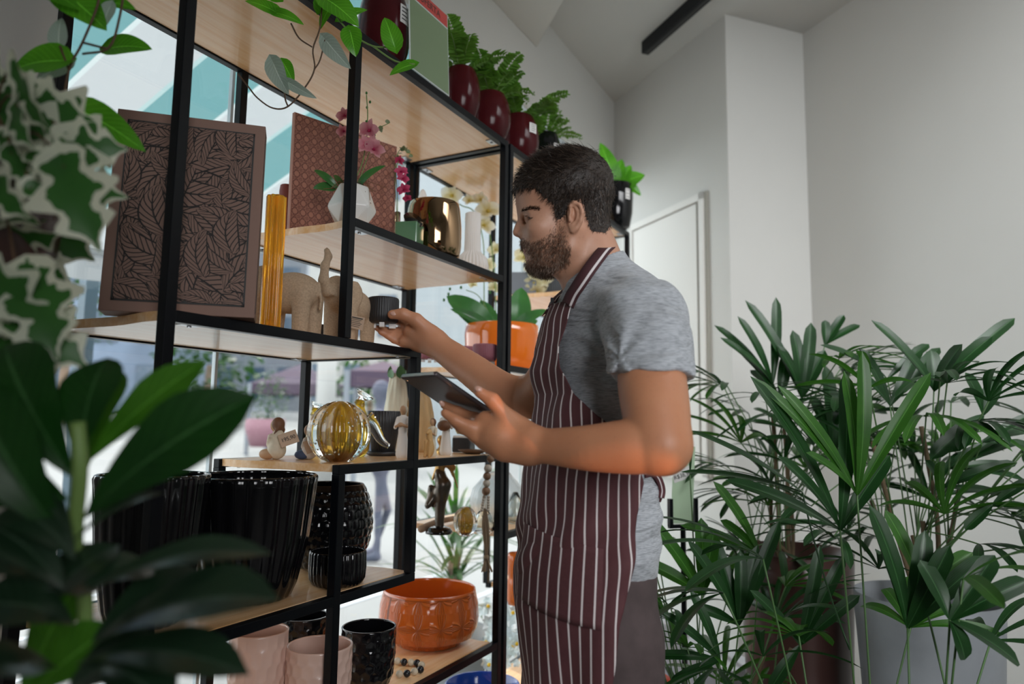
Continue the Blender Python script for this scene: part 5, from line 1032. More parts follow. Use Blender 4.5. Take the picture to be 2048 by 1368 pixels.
HAIRP = [(1015, 388), (1026, 384), (1040, 380), (1056, 378), (1072, 380), (1086, 396), (1098, 406), (1107, 412), (1110, 440), (1124, 442), (1132, 430), (1137, 408), (1146, 400), (1160, 400), (1168, 412), (1172, 436), (1180, 460), (1186, 466), (1212, 470), (1260, 400), (1230, 260), (1000, 260)]
BEARDP = [(1110, 425), (1127, 430), (1130, 452), (1136, 478), (1142, 500), (1140, 528), (1128, 548), (1100, 560), (1050, 565), (1040, 535), (1062, 523), (1064, 512), (1055, 513), (1050, 498), (1034, 499), (1036, 484), (1044, 480), (1056, 483), (1070, 486), (1088, 474), (1104, 460), (1110, 445)]
FH_ = Field(HC-V3(.14, .14, .20), HC+V3(.14, .14, .15), .0035); head_core(FH_); FH_.cap(H(1160, 455), NB, .054, .062, .03)
SV, SF = FH_.mesh()
acc = np.zeros_like(SV); fn_ = np.cross(SV[SF[:, 1]]-SV[SF[:, 0]], SV[SF[:, 2]]-SV[SF[:, 0]])
for k in range(4): np.add.at(acc, SF[:, k], fn_)
SN = acc/(np.linalg.norm(acc, axis=1)[:, None]+1e-12)
if (SN*(SV-HC)).sum() < 0: SN = -SN
X_, Y_, L_ = uvh(SV)
hm = inpoly(X_, Y_, HAIRP) ; bm = inpoly(X_, Y_, BEARDP)
def shell(mask, thick, m, name, lift):
    V_ = SV.copy(); kk = lift(X_, Y_, L_); V_ = V_+SN*(kk*thick)[:, None]; f = SF[mask[SF].all(1)]; used = np.unique(f); mp = -np.ones(len(V_), int); mp[used] = np.arange(len(used))
    mb = MB(); mb.add(V_[used], mp[f].tolist()); return mb.build(name, m, man, smooth=True)
def hair_lift(x, y, l):     # fuller on top and at the front, tapering at the nape and temples
    top = np.clip((400-y)/70, 0, 1); fr = np.clip((1090-x)/60, 0, 1); return .12+.88*top**.8*(1+1.0*fr)*np.clip((430-y)/60+.3, 0, 1)
hair = shell(hm, .0065, HM, 'hair', hair_lift)
bin_ = bm & (Y_ > 538) & (X_ < 1128); beard = shell(bin_, .0015, mat('beard', (.06, .030, .018), .6, noise=(200, .3, (.09, .05, .03)), bump=((400, 400, 300), 1, .001)), 'beard', lambda x, y, l: .3+.9*np.clip((y-470)/50, 0, 1))
def strands(mask, n, length, comb, m, name, parent, seed, r=.00032, lift0=.0, curl=.3, lf=None):
    rg = np.random.default_rng(seed); cand = np.where(mask)[0]; pw = np.clip((Y_[cand]-420)/70, .18, 1) if name[0] == 'b' else np.ones(len(cand)); idx = rg.choice(cand, n, p=pw/pw.sum()); j = rg.normal(0, .0016, (n, 3)); P0 = SV[idx]+j; N_ = SN[idx]; x, y, l = uvh(P0)
    lf_ = lf(x, y, l) if lf else np.zeros(n); P0 = P0+N_*(lf_[:, None])*rg.uniform(.5, 1.0, (n, 1)); D_ = comb(x, y, l, N_, rg); D_ = D_/(np.linalg.norm(D_, axis=1)[:, None]+1e-9)
    Ln = length(x, y, l, rg)[:, None]; side = np.cross(D_, N_); side /= np.linalg.norm(side, axis=1)[:, None]+1e-9; cu = rg.normal(0, curl, (n, 1))
    K = 5; V_ = np.zeros((n, K, 3, 3)); up = np.cross(side, D_)
    for k in range(K):
        t_ = k/(K-1); c = P0+D_*Ln*t_-N_*Ln*.25*t_*t_+side*Ln*cu*t_*t_; rr = r*(1-.75*t_)
        for a in range(3): ang = a*2.094; V_[:, k, a] = c+side*math.cos(ang)*rr+up*math.sin(ang)*rr
    base = (np.arange(n)*K*3)[:, None]; f = []
    for k in range(K-1):
        for a in range(3): b = (a+1) % 3; f.append(base+np.array([[k*3+a, k*3+b, k*3+3+b, k*3+3+a]]))
    f = np.concatenate(f).tolist(); uv = np.zeros((n, K*3, 2)); uv[:, :, 0] = rg.random((n, 1)); uv[:, :, 1] = np.repeat(np.linspace(0, 1, K), 3)[None]
    mb = MB(); mb.add(V_.reshape(-1, 3), f, uv.reshape(-1, 2)); return stuff(mb.build(name, m, parent))
def hcomb(x, y, l, N_, rg):
    n = len(x); fr = np.clip((1120-x)/80, 0, 1)[:, None]; top = np.clip((370-y)/50, 0, 1)[:, None]
    D_ = hF*(.9*top+.2)+hU*(-.75*(1-top)+.5*fr*top)+hL*np.sign(l)[:, None]*.1*(1-top); D_ = D_+N_*(.32+.75*top*fr); return D_+rg.normal(0, .30, (n, 3))
strands(hm, 15000, lambda x, y, l, rg: rg.uniform(.007, .016, len(x))*(1+1.1*np.clip((350-y)/50, 0, 1))*np.clip((480-y)/60, .35, 1), hcomb, HS, 'hair_strands', hair, 1, lf=lambda x, y, l: .0062*hair_lift(x, y, l), r=.00042)
strands(bm, 9000, lambda x, y, l, rg: rg.uniform(.004, .009, len(x))*np.clip((y-410)/80, .35, 1.1), lambda x, y, l, N_, rg: hF*.05-hU*1.0+N_*.4+rg.normal(0, .28, (len(x), 3)), BS, 'beard_strands', beard, 2, r=.00030, lf=lambda x, y, l: .0030*(.3+.9*np.clip((y-470)/50, 0, 1)))
mo = np.zeros(len(SV), bool)
mst = MB(); rg = np.random.default_rng(5)
def tuft(mb, n, pf, df, L, r=.0003):
    for i in range(n):
        p_ = pf(rg); d = nrm(df(rg)+rg.normal(0, .25, 3)); l = L*rg.uniform(.6, 1.2); mb.tube([p_, p_+d*l*.5, p_+d*l-hU*l*.1], [r, r*.8, r*.2], 3, cap=False)
def pm(rg):
    k = rg.random(); s = rg.choice((-1, 1)); return H(1046+34*k+rg.uniform(-2, 2), 483+9*k**1.2+rg.uniform(-2, 5)*(1-k*.4), s*(.001+.026*k**.8))-hF*.001
tuft(mst, 1100, pm, lambda rg: -hU*.8-hF*.2+hL*rg.normal(0, .4)+hF*.35, .0072); mst.uv = [np.repeat(rg.random((len(mst.v), 1)), len(mst.v[0]), 0).repeat(2, 1).reshape(-1, 2)] if False else mst.uv
MB_ = mst.build('moustache', mat('moustache', (.10, .04, .02), .5, noise=(500, .5, (.22, .11, .06))), man); stuff(MB_)
HV = mbody.v[0]; hx_, hy_, hl_ = uvh(HV)
def onface(px, py, s):
    m = np.where(((hx_-px)**2+(hy_-py)**2 < 12) & (hl_*s > .004))[0]
    if not len(m): return H(px, py, s*.03)
    return HV[m[np.argmax(hl_[m]*s)]]+hL*s*.0006+hF*.0006
for s in (1, -1):
    eb = MB(); tuft(eb, 330, lambda rg: (lambda k: onface(1039+36*k, 424-5.5*math.sin(k*2.5)+rg.uniform(-2.4, 2.4), s))(rg.random()), lambda rg: -hF*.5+hL*s*.6+hU*.25, .0065, .00028)
    stuff(eb.build('eyebrow', mat('brow', (.04, .022, .014), .6), man))
    el_ = MB(); tuft(el_, 60, lambda rg: (lambda k: onface(1050+13*k, 434.5+2*k, s))(rg.random()), lambda rg: hF*.8-hU*.2+hL*s*.2, .006, .00022); stuff(el_.build('eyelashes', MT['brow'], man))
# ---- T-shirt
def shirt_mat():
    m = bpy.data.materials.new('heather_jersey'); m.use_nodes = True; nt = m.node_tree; b = nt.nodes['Principled BSDF']; b.inputs['Roughness'].default_value = .85; b.inputs['Sheen Weight'].default_value = .2
    tc = node(nt, 'ShaderNodeTexCoord'); mp = node(nt, 'ShaderNodeMapping'); mp.inputs['Scale'].default_value = (80, 80, 900); nt.links.new(tc.outputs['Object'], mp.inputs[0])
    n1 = node(nt, 'ShaderNodeTexNoise'); n1.inputs['Scale'].default_value = 1; n1.inputs['Detail'].default_value = 3; nt.links.new(mp.outputs[0], n1.inputs['Vector'])
    s = node(nt, 'ShaderNodeSeparateXYZ'); nt.links.new(tc.outputs['Object'], s.inputs[0]); st = mth(nt, 'ADD', mth(nt, 'MULTIPLY', mth(nt, 'SINE', mth(nt, 'MULTIPLY', s.outputs[2], 2094)), .5), .5)
    rp = node(nt, 'ShaderNodeValToRGB'); rp.color_ramp.elements[0].position = .36; rp.color_ramp.elements[1].position = .56; rp.color_ramp.elements[0].color = (.30, .32, .35, 1); rp.color_ramp.elements[1].color = (.55, .58, .62, 1); nt.links.new(n1.outputs['Fac'], rp.inputs[0])
    c = mixc(nt, mth(nt, 'MULTIPLY', st, .35), rp.outputs[0], (.20, .215, .235)); nt.links.new(c, b.inputs['Base Color'])
    bp = node(nt, 'ShaderNodeBump'); bp.inputs['Strength'].default_value = .5; bp.inputs['Distance'].default_value = .0007; nt.links.new(st, bp.inputs['Height'])
    w_ = node(nt, 'ShaderNodeTexNoise'); mp2 = node(nt, 'ShaderNodeMapping'); mp2.inputs['Rotation'].default_value = (.5, .4, .3); mp2.inputs['Scale'].default_value = (7, 7, 20); nt.links.new(tc.outputs['Object'], mp2.inputs[0]); nt.links.new(mp2.outputs[0], w_.inputs['Vector']); w_.inputs['Scale'].default_value = 1; w_.inputs['Detail'].default_value = 2; w_.inputs['Distortion'].default_value = .8
    b2 = node(nt, 'ShaderNodeBump'); b2.inputs['Strength'].default_value = 1; b2.inputs['Distance'].default_value = .022; nt.links.new(w_.outputs['Fac'], b2.inputs['Height']); nt.links.new(b2.outputs[0], bp.inputs['Normal']); nt.links.new(bp.outputs[0], b.inputs['Normal']); return m
SHIRT = shirt_mat()
F = Field(man_base+V3(-.36, -.40, .84), man_base+V3(.36, .36, 1.66), .0042)
zs = lambda py: bz(py)
F.ell(BX(-.040, 0, zs(695)), V3(.099, .152, .165), AB, .04); F.ell(BX(-.052, 0, zs(638)), V3(.072, .165, .075), AB, .04); F.ell(BX(-.030, 0, zs(790)), V3(.098, .142, .17), AB, .02); F.ell(BX(-.014, 0, zs(950)), V3(.102, .145, .17), AB, .03)
F.ell(BX(-.010, 0, zs(1075)), V3(.110, .152, .16), AB, .05); F.cap(BX(-.010, 0, zs(1100)), BX(-.010, 0, zs(1220)), .10, .110, .04)
F.chain([H(1189, 532), H(1196, 560), H(1206, 598)], [.064, .068, .076], .02)
F.chain([BX(-.045, .05, zs(598)), at(1284, 645, 1.215)], [.055, .067], .04); F.chain([BX(-.050, -.05, zs(600)), at(1140, 664, 1.47)], [.052, .048], .04)
F.chain([at(1286, 640, 1.215), at(1299, 690, 1.165), at(1303, 785, 1.118)], [.073, .0710, .0655], .025)
F.chain([at(1140, 664, 1.47), at(1118, 705, 1.51)], [.048, .046], .03)
# folds: creases running from the armpit, the shoulder and around the waist
for pts in (((1205, 720, 1.215), (1165, 760, 1.225), (1130, 800, 1.235)), ((1215, 675, 1.215), (1196, 740, 1.235), (1190, 800, 1.235)), ((1268, 560, 1.27), (1320, 620, 1.17), (1348, 690, 1.15)), ((1140, 815, 1.25), (1180, 838, 1.24), (1240, 850, 1.24)), ((1270, 985, 1.27), (1300, 1010, 1.33)), ((1262, 1060, 1.26), (1300, 1045, 1.33)), ((1258, 1015, 1.25), (1290, 1040, 1.30))):
    P_ = spl(A_(*pts), 4); F.chain(P_, np.full(len(P_), .0075), .012) if False else [F.cap(P_[i], P_[i+1], .003, .003, .014, 's') for i in range(len(P_)-1)]
for pts in (((1275, 1000, 1.28), (1300, 985, 1.33)),):
    P_ = spl(A_(*pts), 4); [F.cap(P_[i], P_[i+1], .006, .006, .014) for i in range(len(P_)-1)]
def clipcap(p, n, test):
    sl, P = F.reg(F.lo, F.lo+F.h*F.n); d = ((P-np.asarray(p))@nrm(n)); m = test(P); F.D[m] = np.maximum(F.D[m], d[m].astype(np.float32))
sl_end = at(1304, 752, 1.12); sdir = nrm(-hU-NH*.10)
clipcap(sl_end, sdir, lambda P: (np.linalg.norm(P-sl_end, axis=-1) < .105) & ((P-sl_end)@sdir > -.02))
sl_, P_ = F.reg(F.lo, F.lo+F.h*F.n); AP = at(1222, 712, 1.20); q_ = P_-AP; rr_ = np.linalg.norm(q_, axis=-1); th_ = np.arctan2(q_@UP, q_@RT)
F.D += (.0040*np.sin(th_*7+1.2*np.sin(rr_*22))*np.exp(-((rr_-.085)/.05)**2)*np.clip((rr_-.03)/.03, 0, 1)).astype(np.float32)
zz_ = P_[..., 2]; lf_ = (P_-man_base)@Ld; ff_ = (P_-man_base)@Fd
F.D += (.0032*np.sin(zz_*120+ff_*45+1.5*np.sin(lf_*25))*np.exp(-((zz_-zs(1020))/.075)**2)).astype(np.float32)
F.D += (.0035*np.sin((zz_*.6+ff_*.8)*95+2*np.sin(lf_*14))*np.exp(-((zz_-zs(850))/.11)**2)).astype(np.float32)
SHp = at(1290, 580, 1.22); q_ = P_-SHp; rr_ = np.linalg.norm(q_, axis=-1); F.D += (.0035*np.sin((q_@RT*.9+q_@UP*.45)*110)*np.exp(-(rr_/.09)**2)).astype(np.float32)
hem = BX(0, 0, zs(1142)); F.cut(hem, (0, 0, -1))
# open neck: remove everything above a sloping collar plane near the neck
nk = H(1190, 540); nn = nrm(hF*.50+hU*.86); clipcap(nk, nn, lambda P: np.linalg.norm(P-H(1188, 535), axis=-1) < .105)
sh_o = F.into(MB(), 2).build('t_shirt', SHIRT, man, smooth=True)
# collar rib and sleeve hem
CR = []
for k in range(33):
    a = k/32*2*math.pi; d = nrm(np.cross(nn, hL)); CR.append(nk+(d*math.cos(a)*.070+hL*math.sin(a)*.062)+nn*.001-hF*.004)
# ---- trousers
TRM = mat('trouser_cloth', (.085, .062, .062), .85, noise=(40, .2), bump=((90, 90, 20), .3, .001))
F = Field(man_base-V3(.34, .34, .02), man_base+V3(.34, .34, 1.1), .008)
F.ell(BX(-.010, 0, zs(1150)), V3(.106, .145, .14), AB, .04)
for l, k in ((.074, .0), (-.078, .03)): F.chain([BX(-.010, l, .90), BX(-.012+k, l, .62), BX(.0+k, l, .48), BX(-.02+k, l, .10)], [.090, .082, .070, .06], .03)
F.cut(BX(0, 0, zs(1125)), (0, 0, 1)); F.cap(BX(-.09, .04, zs(1230)), BX(-.05, .09, zs(1330)), .004, .004, .01, 's')
F.into(MB(), 2).build('trousers', TRM, man, smooth=True)
SHO = mat('shoe_black', (.03, .03, .03), .5)
for l, k in ((.088, 0), (-.088, .03)): sdf(lambda F: F.chain([BX(-.05+k, l, .05), BX(.06+k, l, .045), BX(.15+k, l, .035)], [.05, .048, .04], .03).cut((0, 0, .003), (0, 0, -1)), BX(.04, l, 0)-V3(.2, .2, .01), BX(.04, l, .14)+V3(.2, .2, 0), .007, 'shoe', SHO, man)
# ---- apron: a sheet wrapped round the front, striped
def apr(nt, u, v):
    f = mth(nt, 'FRACT', u); d = mth(nt, 'ABSOLUTE', mth(nt, 'SUBTRACT', f, .5)); n = node(nt, 'ShaderNodeTexNoise'); n.inputs['Scale'].default_value = 30; c = mixc(nt, n.outputs['Fac'], (.075, .022, .026), (.11, .035, .040)); return mixc(nt, mth(nt, 'LESS_THAN', d, .078), c, (.72, .66, .66))
APR = uvmat('apron_cloth', apr, .8)
# rows: height py, near edge angle, far edge angle (degrees from front, + towards the camera), radii, centre shift, stripe edges
rows = [(612, 20, -20, .100, .140, -.034), (640, 20, -26, .105, .145, -.028), (700, 20, -40, .115, .155, -.019), (745, 22, -52, .117, .158, -.018), (790, 29, -62, .112, .157, -.024), (830, 50, -70, .115, .158, -.020), (870, 75, -78, .116, .158, -.017), (950, 94, -86, .117, .160, -.007), (1010, 88, -88, .118, .162, -.004), (1060, 86, -88, .122, .165, -.004), (1130, 81, -86, .130, .170, -.003), (1200, 74, -80, .130, .170, .0), (1280, 70, -70, .126, .165, -.004), (1368, 63, -62, .118, .160, -.006), (1500, 54, -58, .116, .155, -.006)]
R_ = np.array(rows, float); ny, nx = 150, 110; yy = np.linspace(612, 1500, ny); G = np.zeros((ny, nx, 3)); UVw = np.zeros((ny, nx, 2))
sp = lambda k: np.interp(yy, R_[:, 0], R_[:, k])
from math import sin, cos
for i, y_ in enumerate(yy):
    a0, a1, ra, rb, cf = (sp(k)[i] for k in range(1, 6)); z_ = zs(y_)
    for j in range(nx):
        s_ = j/(nx-1); a = math.radians(a0+(a1-a0)*s_)
        # arc-length-like stripe coordinate so stripes keep their width
        w_ = .0035*sin(a*9+y_*.013)*min(1, max(0, (y_-620)/80))+.005*sin(y_*.045+a*3)*math.exp(-((y_-740)/90)**2)+.006*sin((y_-1080)*.06+a*5)*math.exp(-((y_-1085)/60)**2)+.008*sin(a*6+1)*max(0, (y_-1050)/400)
        e = 2.0; G[i, j] = BX(cf+(ra+w_)*cos(a), (rb+w_)*sin(a), z_)
        UVw[i, j] = (math.radians(a0+(a1-a0)*s_+0)*.143/.0205*(1.0+.10*max(0, (y_-1050)/400))+.7*sin(y_*.033)*math.exp(-((y_-720)/90)**2)+40.5+max(0, (1130-y_))*.0006, y_/1000)
ap = MB().grid(G, UVw).build('apron', APR, man, smooth=True, solid=.0016)
# pocket line, edge binding
def apt(y_, deg, off=.002):
    ra, rb, cf = (np.interp(y_, R_[:, 0], R_[:, k]) for k in (3, 4, 5)); a = math.radians(deg); return BX(cf+(ra+off)*cos(a), (rb+off)*sin(a), zs(y_))
Gp = np.array([[apt(1068-26*j/12+(142*i/12), 62-70*j/12, .0045) for j in range(13)] for i in range(13)]); UVp = np.array([[(math.radians(62-70*j/12)*.143/.0205+40.5, i) for j in range(13)] for i in range(13)])
MB().grid(Gp, UVp).build('pocket', APR, ap, smooth=True, solid=.001)
STR = uvmat('strap_cloth', lambda nt, u, v: mixc(nt, mth(nt, 'LESS_THAN', mth(nt, 'ABSOLUTE', mth(nt, 'SUBTRACT', u, .72)), .09), (.065, .02, .024), (.75, .70, .70)), .8)
def strip(name, pts, w, nh, m, parent):
    P_ = spl(pts, 6); T_ = np.gradient(P_, axis=0); G_ = []
    for p_, t_ in zip(P_, T_): s_ = nrm(np.cross(t_, nh)); G_.append([p_-s_*w/2, p_, p_+s_*w/2])
    return MB().grid(np.array(G_)).build(name, m, parent, smooth=True, solid=.002)
strip('neck_strap', [apt(622, 18, .004), H(1146, 596, .082), H(1160, 574, .097), H(1177, 548, .102), H(1197, 520, .085), H(1212, 501, .058), H(1222, 496, .012), H(1222, 497, -.03), H(1210, 510, -.062)], .026, hL*.9+hF*.2+hU*.2, STR, man)
strip('neck_strap', [apt(620, -18, .004), H(1107, 598, -.056), H(1118, 579, -.062), H(1136, 562, -.068), H(1160, 545, -.066), H(1185, 522, -.07), H(1210, 510, -.062)], .026, hF*.9+hL*.5+hU*.4, STR, man)
MB().obox(H(1108, 600, -.045), (hU, hL, hF), (.012, .012, .003)).build('strap_buckle', BLACK, man)
strip('apron_tie', [at(1290, 948, 1.245), at(1306, 946, 1.265), at(1314, 962, 1.28), at(1319, 985, 1.285), at(1314, 1002, 1.29)], .014, NH, MT['apron_cloth'], man)
strip('apron_tie', [at(1300, 944, 1.26), at(1316, 955, 1.27), at(1324, 978, 1.28), at(1322, 996, 1.28)], .012, NH, MT['apron_cloth'], man)
# ---- tablet and the pot in his other hand
t = thing('tablet', TL+e1*TW_/2+e2*TLn/2, 'thin dark grey tablet held in the man\'s near hand', 'tablet'); cc = TL+e1*TW_/2+e2*TLn/2-tn*.004
MB().obox(cc, (e1, e2, tn), (TW_/2, TLn/2, .0036)).build('back_cover', mat('tablet_metal', (.10, .085, .09), .38, .6), t, bevel=.003)
MB().obox(cc-tn*.0040, (e1, e2, tn), (TW_/2-.001, TLn/2-.001, .0006)).build('screen', mat('tablet_screen', (.01, .01, .012), .06), t)
MB().obox(cc-e2*(TLn/2+.0002), (e1, e2, tn), (TW_/2-.006, .0006, .0026)).build('metal_edge', mat('tablet_edge', (.45, .46, .48), .25, 1), t)
q_ = TL+e1*.010+e2*.010; MB().lathe([(.0032, 0), (.0034, .0008), (.0026, .001)], q_-tn*.0006, 20, ax=tn).build('camera_lens', mat('lens_ring', (.5, .5, .52), .2, 1), t, smooth=True)
hp = at(764, 645, 1.775); r = sz(31, hp); h_ = sz(60, hp); c = at(765, 657, 1.775)
footed(c, r, h_, BMAT, 'black ribbed footed pot held up in the man\'s fingertips', None)
# ================================================================ PALMS ON THE RIGHT
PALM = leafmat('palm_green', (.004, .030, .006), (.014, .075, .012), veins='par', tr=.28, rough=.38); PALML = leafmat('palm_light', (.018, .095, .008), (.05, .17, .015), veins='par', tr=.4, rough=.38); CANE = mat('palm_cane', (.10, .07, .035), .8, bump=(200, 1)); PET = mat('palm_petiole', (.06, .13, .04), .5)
def fan(mb, ms, hub, tips, w, nh=None, droop=.06):
    for tp in tips:
        tp = np.asarray(tp); L = np.linalg.norm(tp-hub); leaf(mb, hub, tp, w, nh=(nh if nh is not None else V3(0, 0, 1)-FW*.8), arch=droop, fold=.22, prof='palm', nv=12, nu=3)
def palm(name, base, label, fans, canes, seed, nfill, zr, spread, m=PALM, w=.034, potf=None, group='potted lady palms by the right wall'):
    t = thing(name, base, label, 'potted plant', group); rnd = random.Random(seed); mb = MB(); ml = MB(); ms = MB(); mc = MB(); base = np.asarray(base, float)
    if potf: top = potf(t)
    else: top = base
    stems = []
    for k in range(canes):
        a = rnd.random()*6.28; p0 = top+V3(math.cos(a), math.sin(a), 0)*rnd.uniform(.01, .07); p1 = p0+V3(rnd.gauss(0, .05), rnd.gauss(0, .05), rnd.uniform(zr[0]-top[2], zr[1]-top[2])*.8); P_ = spl([p0, (p0+p1)/2+V3(rnd.gauss(0, .01), rnd.gauss(0, .01), 0), p1], 5); mc.tube(P_, .0065, 6); stems.append(P_)
    def attach(h):
        s_ = min(stems, key=lambda P: abs(P[-1][0]-h[0])+abs(P[-1][1]-h[1])+rnd.random()*.1); q = s_[min(len(s_)-1, max(1, int(len(s_)*.45+rnd.random()*5)))]; m_ = (q+h)/2+V3(0, 0, .05*np.linalg.norm(h-q)); ms.tube(bez(q, m_, h, 8), .0021, 5)
    for (hx_, hy_, hd_), tips, ww, lt in fans:
        h = at(hx_, hy_, hd_); T_ = [at(a, b, hd_+(c if len(q_) > 2 else 0)) for q_ in tips for a, b, c in [(q_+(0,))[:3]]]
        fan(ml if lt else mb, ms, h, T_, ww*.8*hd_/FPX); attach(h)
    for k in range(nfill):
        a = rnd.random()*6.28; r_ = rnd.uniform(.4, 1)*spread; h = top+V3(math.cos(a)*r_, math.sin(a)*r_, 0); h[2] = rnd.uniform(*zr); out = nrm(V3(math.cos(a), math.sin(a), rnd.uniform(-.2, .9))); s_ = nrm(np.cross(out, V3(0, 0, 1))); n = rnd.randint(4, 7); L = rnd.uniform(.18, .29)
        tips = [h+nrm(out+s_*math.tan(x_)*.9)*L*(1-.12*abs(x_))+V3(0, 0, -.25*L*abs(x_)) for x_ in np.linspace(-1.0, 1.0, n)]
        fan(mb if rnd.random() < .75 else ml, ms, h, tips, w*.74, nh=np.cross(s_, out), droop=.10); attach(h)
    mb.build('palm_leaves', m, t, smooth=True)
    if ml.n: ml.build('lighter_leaves', PALML, t, smooth=True)
    ms.build('leaf_stalks', PET, t, smooth=True); mc.build('canes', CANE, t, smooth=True); return t
def potter(c, r, h, prof, m, soil=.92):
    def f(t):
        vessel('planter', c, vprof(r, h, prof), m, '', '', parent=t, segs=72); MB().lathe([(r*prof[-1][0]*.93, 0), (r*prof[-1][0]*.93, .005)], c+z3*h*soil, 40).build('soil', SOIL, t); return c+z3*h*soil
    return f
CON = mat('concrete_glaze', (.27, .29, .31), .45, noise=(6, .25)); DPT = mat('brown_planter_glaze', (.05, .022, .018), .3)
# gray pot
g = at(1852, 1180, 2.05); rg_ = sz(132, g); topz = at(1852, 1190, 2.05)[2]; c = V3(g[0], g[1], 0)
palm('lady_palm', c, 'lady palm in a large grey glazed planter at the right edge',
 [((1868, 782, 2.0), [(1742, 640, .05), (1862, 700, .05), (1985, 672, -.05), (2030, 636, .05), (1925, 688, -.1), (1806, 700, 0)], 40, 0),
  ((1780, 812, 2.05), [(1718, 695, .05), (1712, 742, 0), (1880, 695, .1), (1842, 690, .1)], 34, 0),
  ((1775, 758, 2.1), [(1682, 705, 0), (1640, 690, -.05), (1858, 688, .05)], 30, 0),
  ((1966, 830, 1.95), [(1930, 745, 0), (1992, 752, 0), (1900, 905, -.05), (1860, 920, -.1)], 44, 0),
  ((1965, 885, 2.0), [(2060, 830, 0), (2080, 862, .05), (2090, 900, 0), (1900, 935, 0)], 24, 0),
  ((1900, 938, 2.0), [(2048, 848, .1), (2052, 882, .1), (2020, 930, 0), (2050, 960, 0)], 28, 0),
  ((1885, 975, 1.9), [(2035, 925, 0), (2030, 1000, .05), (1980, 940, 0), (1850, 920, 0)], 34, 0),
  ((1985, 1010, 1.85), [(2060, 960, 0), (2070, 1020, 0), (2040, 1060, .1), (1930, 1060, 0)], 30, 0)],
 9, 21, 42, (.90, 1.42), .32, w=.036, potf=potter(c, rg_, topz, [(.62, 0), (.72, .02), (.86, .4), (.97, .85), (1, .95), (1, 1)], CON))
# brown pot
g = at(1590, 1100, 2.42); c = V3(g[0], g[1], 0); topz = at(1590, 1100, 2.42)[2]
palm('lady_palm', c, 'lady palm in a dark brown planter against the wall corner',
 [((1545, 770, 2.4), [(1440, 675, 0), (1475, 632, 0), (1552, 594, .03), (1428, 650, .05), (1478, 700, -.05)], 30, 0),
  ((1603, 797, 2.38), [(1585, 660, 0), (1560, 700, -.05), (1622, 645, 0), (1490, 600, .05), (1555, 690, 0), (1650, 700, 0)], 36, 0),
  ((1560, 800, 2.4), [(1477, 700, 0), (1570, 712, 0), (1500, 740, .05)], 34, 0),
  ((1665, 905, 2.35), [(1650, 730, 0), (1690, 770, 0), (1620, 790, 0), (1720, 800, 0)], 40, 0),
  ((1650, 690, 2.45), [(1688, 630, 0), (1720, 650, 0), (1712, 720, 0), (1650, 640, 0)], 26, 0)],
 7, 8, 30, (.85, 1.50), .26, w=.034, potf=potter(c, sz(108, g), topz, [(.6, 0), (.75, .03), (.9, .45), (.98, .9), (1, 1)], DPT))
# front plant with the big fans
g = at(1740, 1500, 1.42); c = V3(g[0], g[1], 0)
palm('lady_palm', c, 'nearest lady palm with long broad fans in front of the other two',
 [((1714, 990, 1.45), [(1500, 752, .05), (1688, 742, .0), (1724, 702, -.03), (1862, 744, .0), (1555, 770, .05), (1612, 905, -.05)], 40, 1),
  ((1680, 1060, 1.48), [(1500, 752, 0), (1555, 912, -.05), (1450, 960, .05), (1690, 740, 0), (1780, 910, 0)], 46, 0),
  ((1815, 1256, 1.38), [(1738, 1010, 0), (1740, 1010, .05), (1900, 1090, -.05), (1975, 1112, 0), (1850, 1060, 0)], 52, 0),
  ((1842, 1175, 1.4), [(1945, 1105, 0), (1990, 1130, 0), (1770, 1020, .05)], 44, 1),
  ((1900, 1240, 1.3), [(2060, 1160, 0), (1990, 1110, 0), (1930, 1320, 0), (2040, 1330, 0), (1840, 1120, .05)], 56, 0)],
 5, 5, 17, (.45, 1.05), .30, w=.040, potf=potter(c, .14, .34, [(.6, 0), (.8, .1), (1, .9), (1, 1)], DPT))
g = at(1440, 1420, 1.95); c = V3(g[0], g[1], 0)
palm('lady_palm', c, 'low lady palm beside the sign stand with fans reaching the apron',
 [((1404, 1190, 1.95), [(1288, 1030, 0), (1290, 1125, .05), (1428, 1062, -.05), (1402, 1035, 0), (1340, 1090, .1)], 42, 1),
  ((1478, 1250, 1.9), [(1375, 1080, 0), (1420, 1060, .05), (1515, 1090, 0), (1560, 1040, 0), (1480, 1100, 0), (1390, 1215, 0)], 36, 0),
  ((1520, 1110, 1.95), [(1426, 962, 0), (1360, 1050, .05), (1450, 1135, 0), (1440, 1040, 0)], 34, 1),
  ((1330, 1228, 2.05), [(1282, 1150, 0), (1285, 1195, 0), (1362, 1290, .0), (1270, 1170, .05)], 22, 1),
  ((1440, 1320, 1.8), [(1325, 1225, 0), (1300, 1312, 0), (1340, 1368, 0), (1380, 1180, 0)], 30, 0),
  ((1600, 1290, 1.8), [(1500, 1180, 0), (1690, 1110, 0), (1640, 1090, 0), (1720, 1190, 0), (1540, 1380, 0)], 34, 0),
  ((1380, 950, 2.0), [(1376, 858, 0), (1380, 862, .05)], 10, 0)],
 8, 13, 36, (.38, .95), .34, w=.030, potf=potter(c, .15, .30, [(.6, 0), (.8, .1), (1, .9), (1, 1)], DPT))
MBX = MB(); h = at(1605, 985, 1.62)
for tp, e in (((1375, 860), .1), ((1360, 944), .1)): leaf(MBX, h, at(*tp, 1.72), .030, nh=V3(0, 0, 1)-FW*.4, arch=.05, fold=.2, prof='palm', nv=14, nu=3)
MBX.tube(bez(h, at(1640, 1150, 1.6), at(1700, 1300, 1.5), 8), .002, 5)
o = MBX.build('palm_frond', PALM, smooth=True); pr_ = bpy.data.objects['lady_palm.002']; o.parent = pr_; o.location = V3(*o['org'])-V3(*pr_['org'])
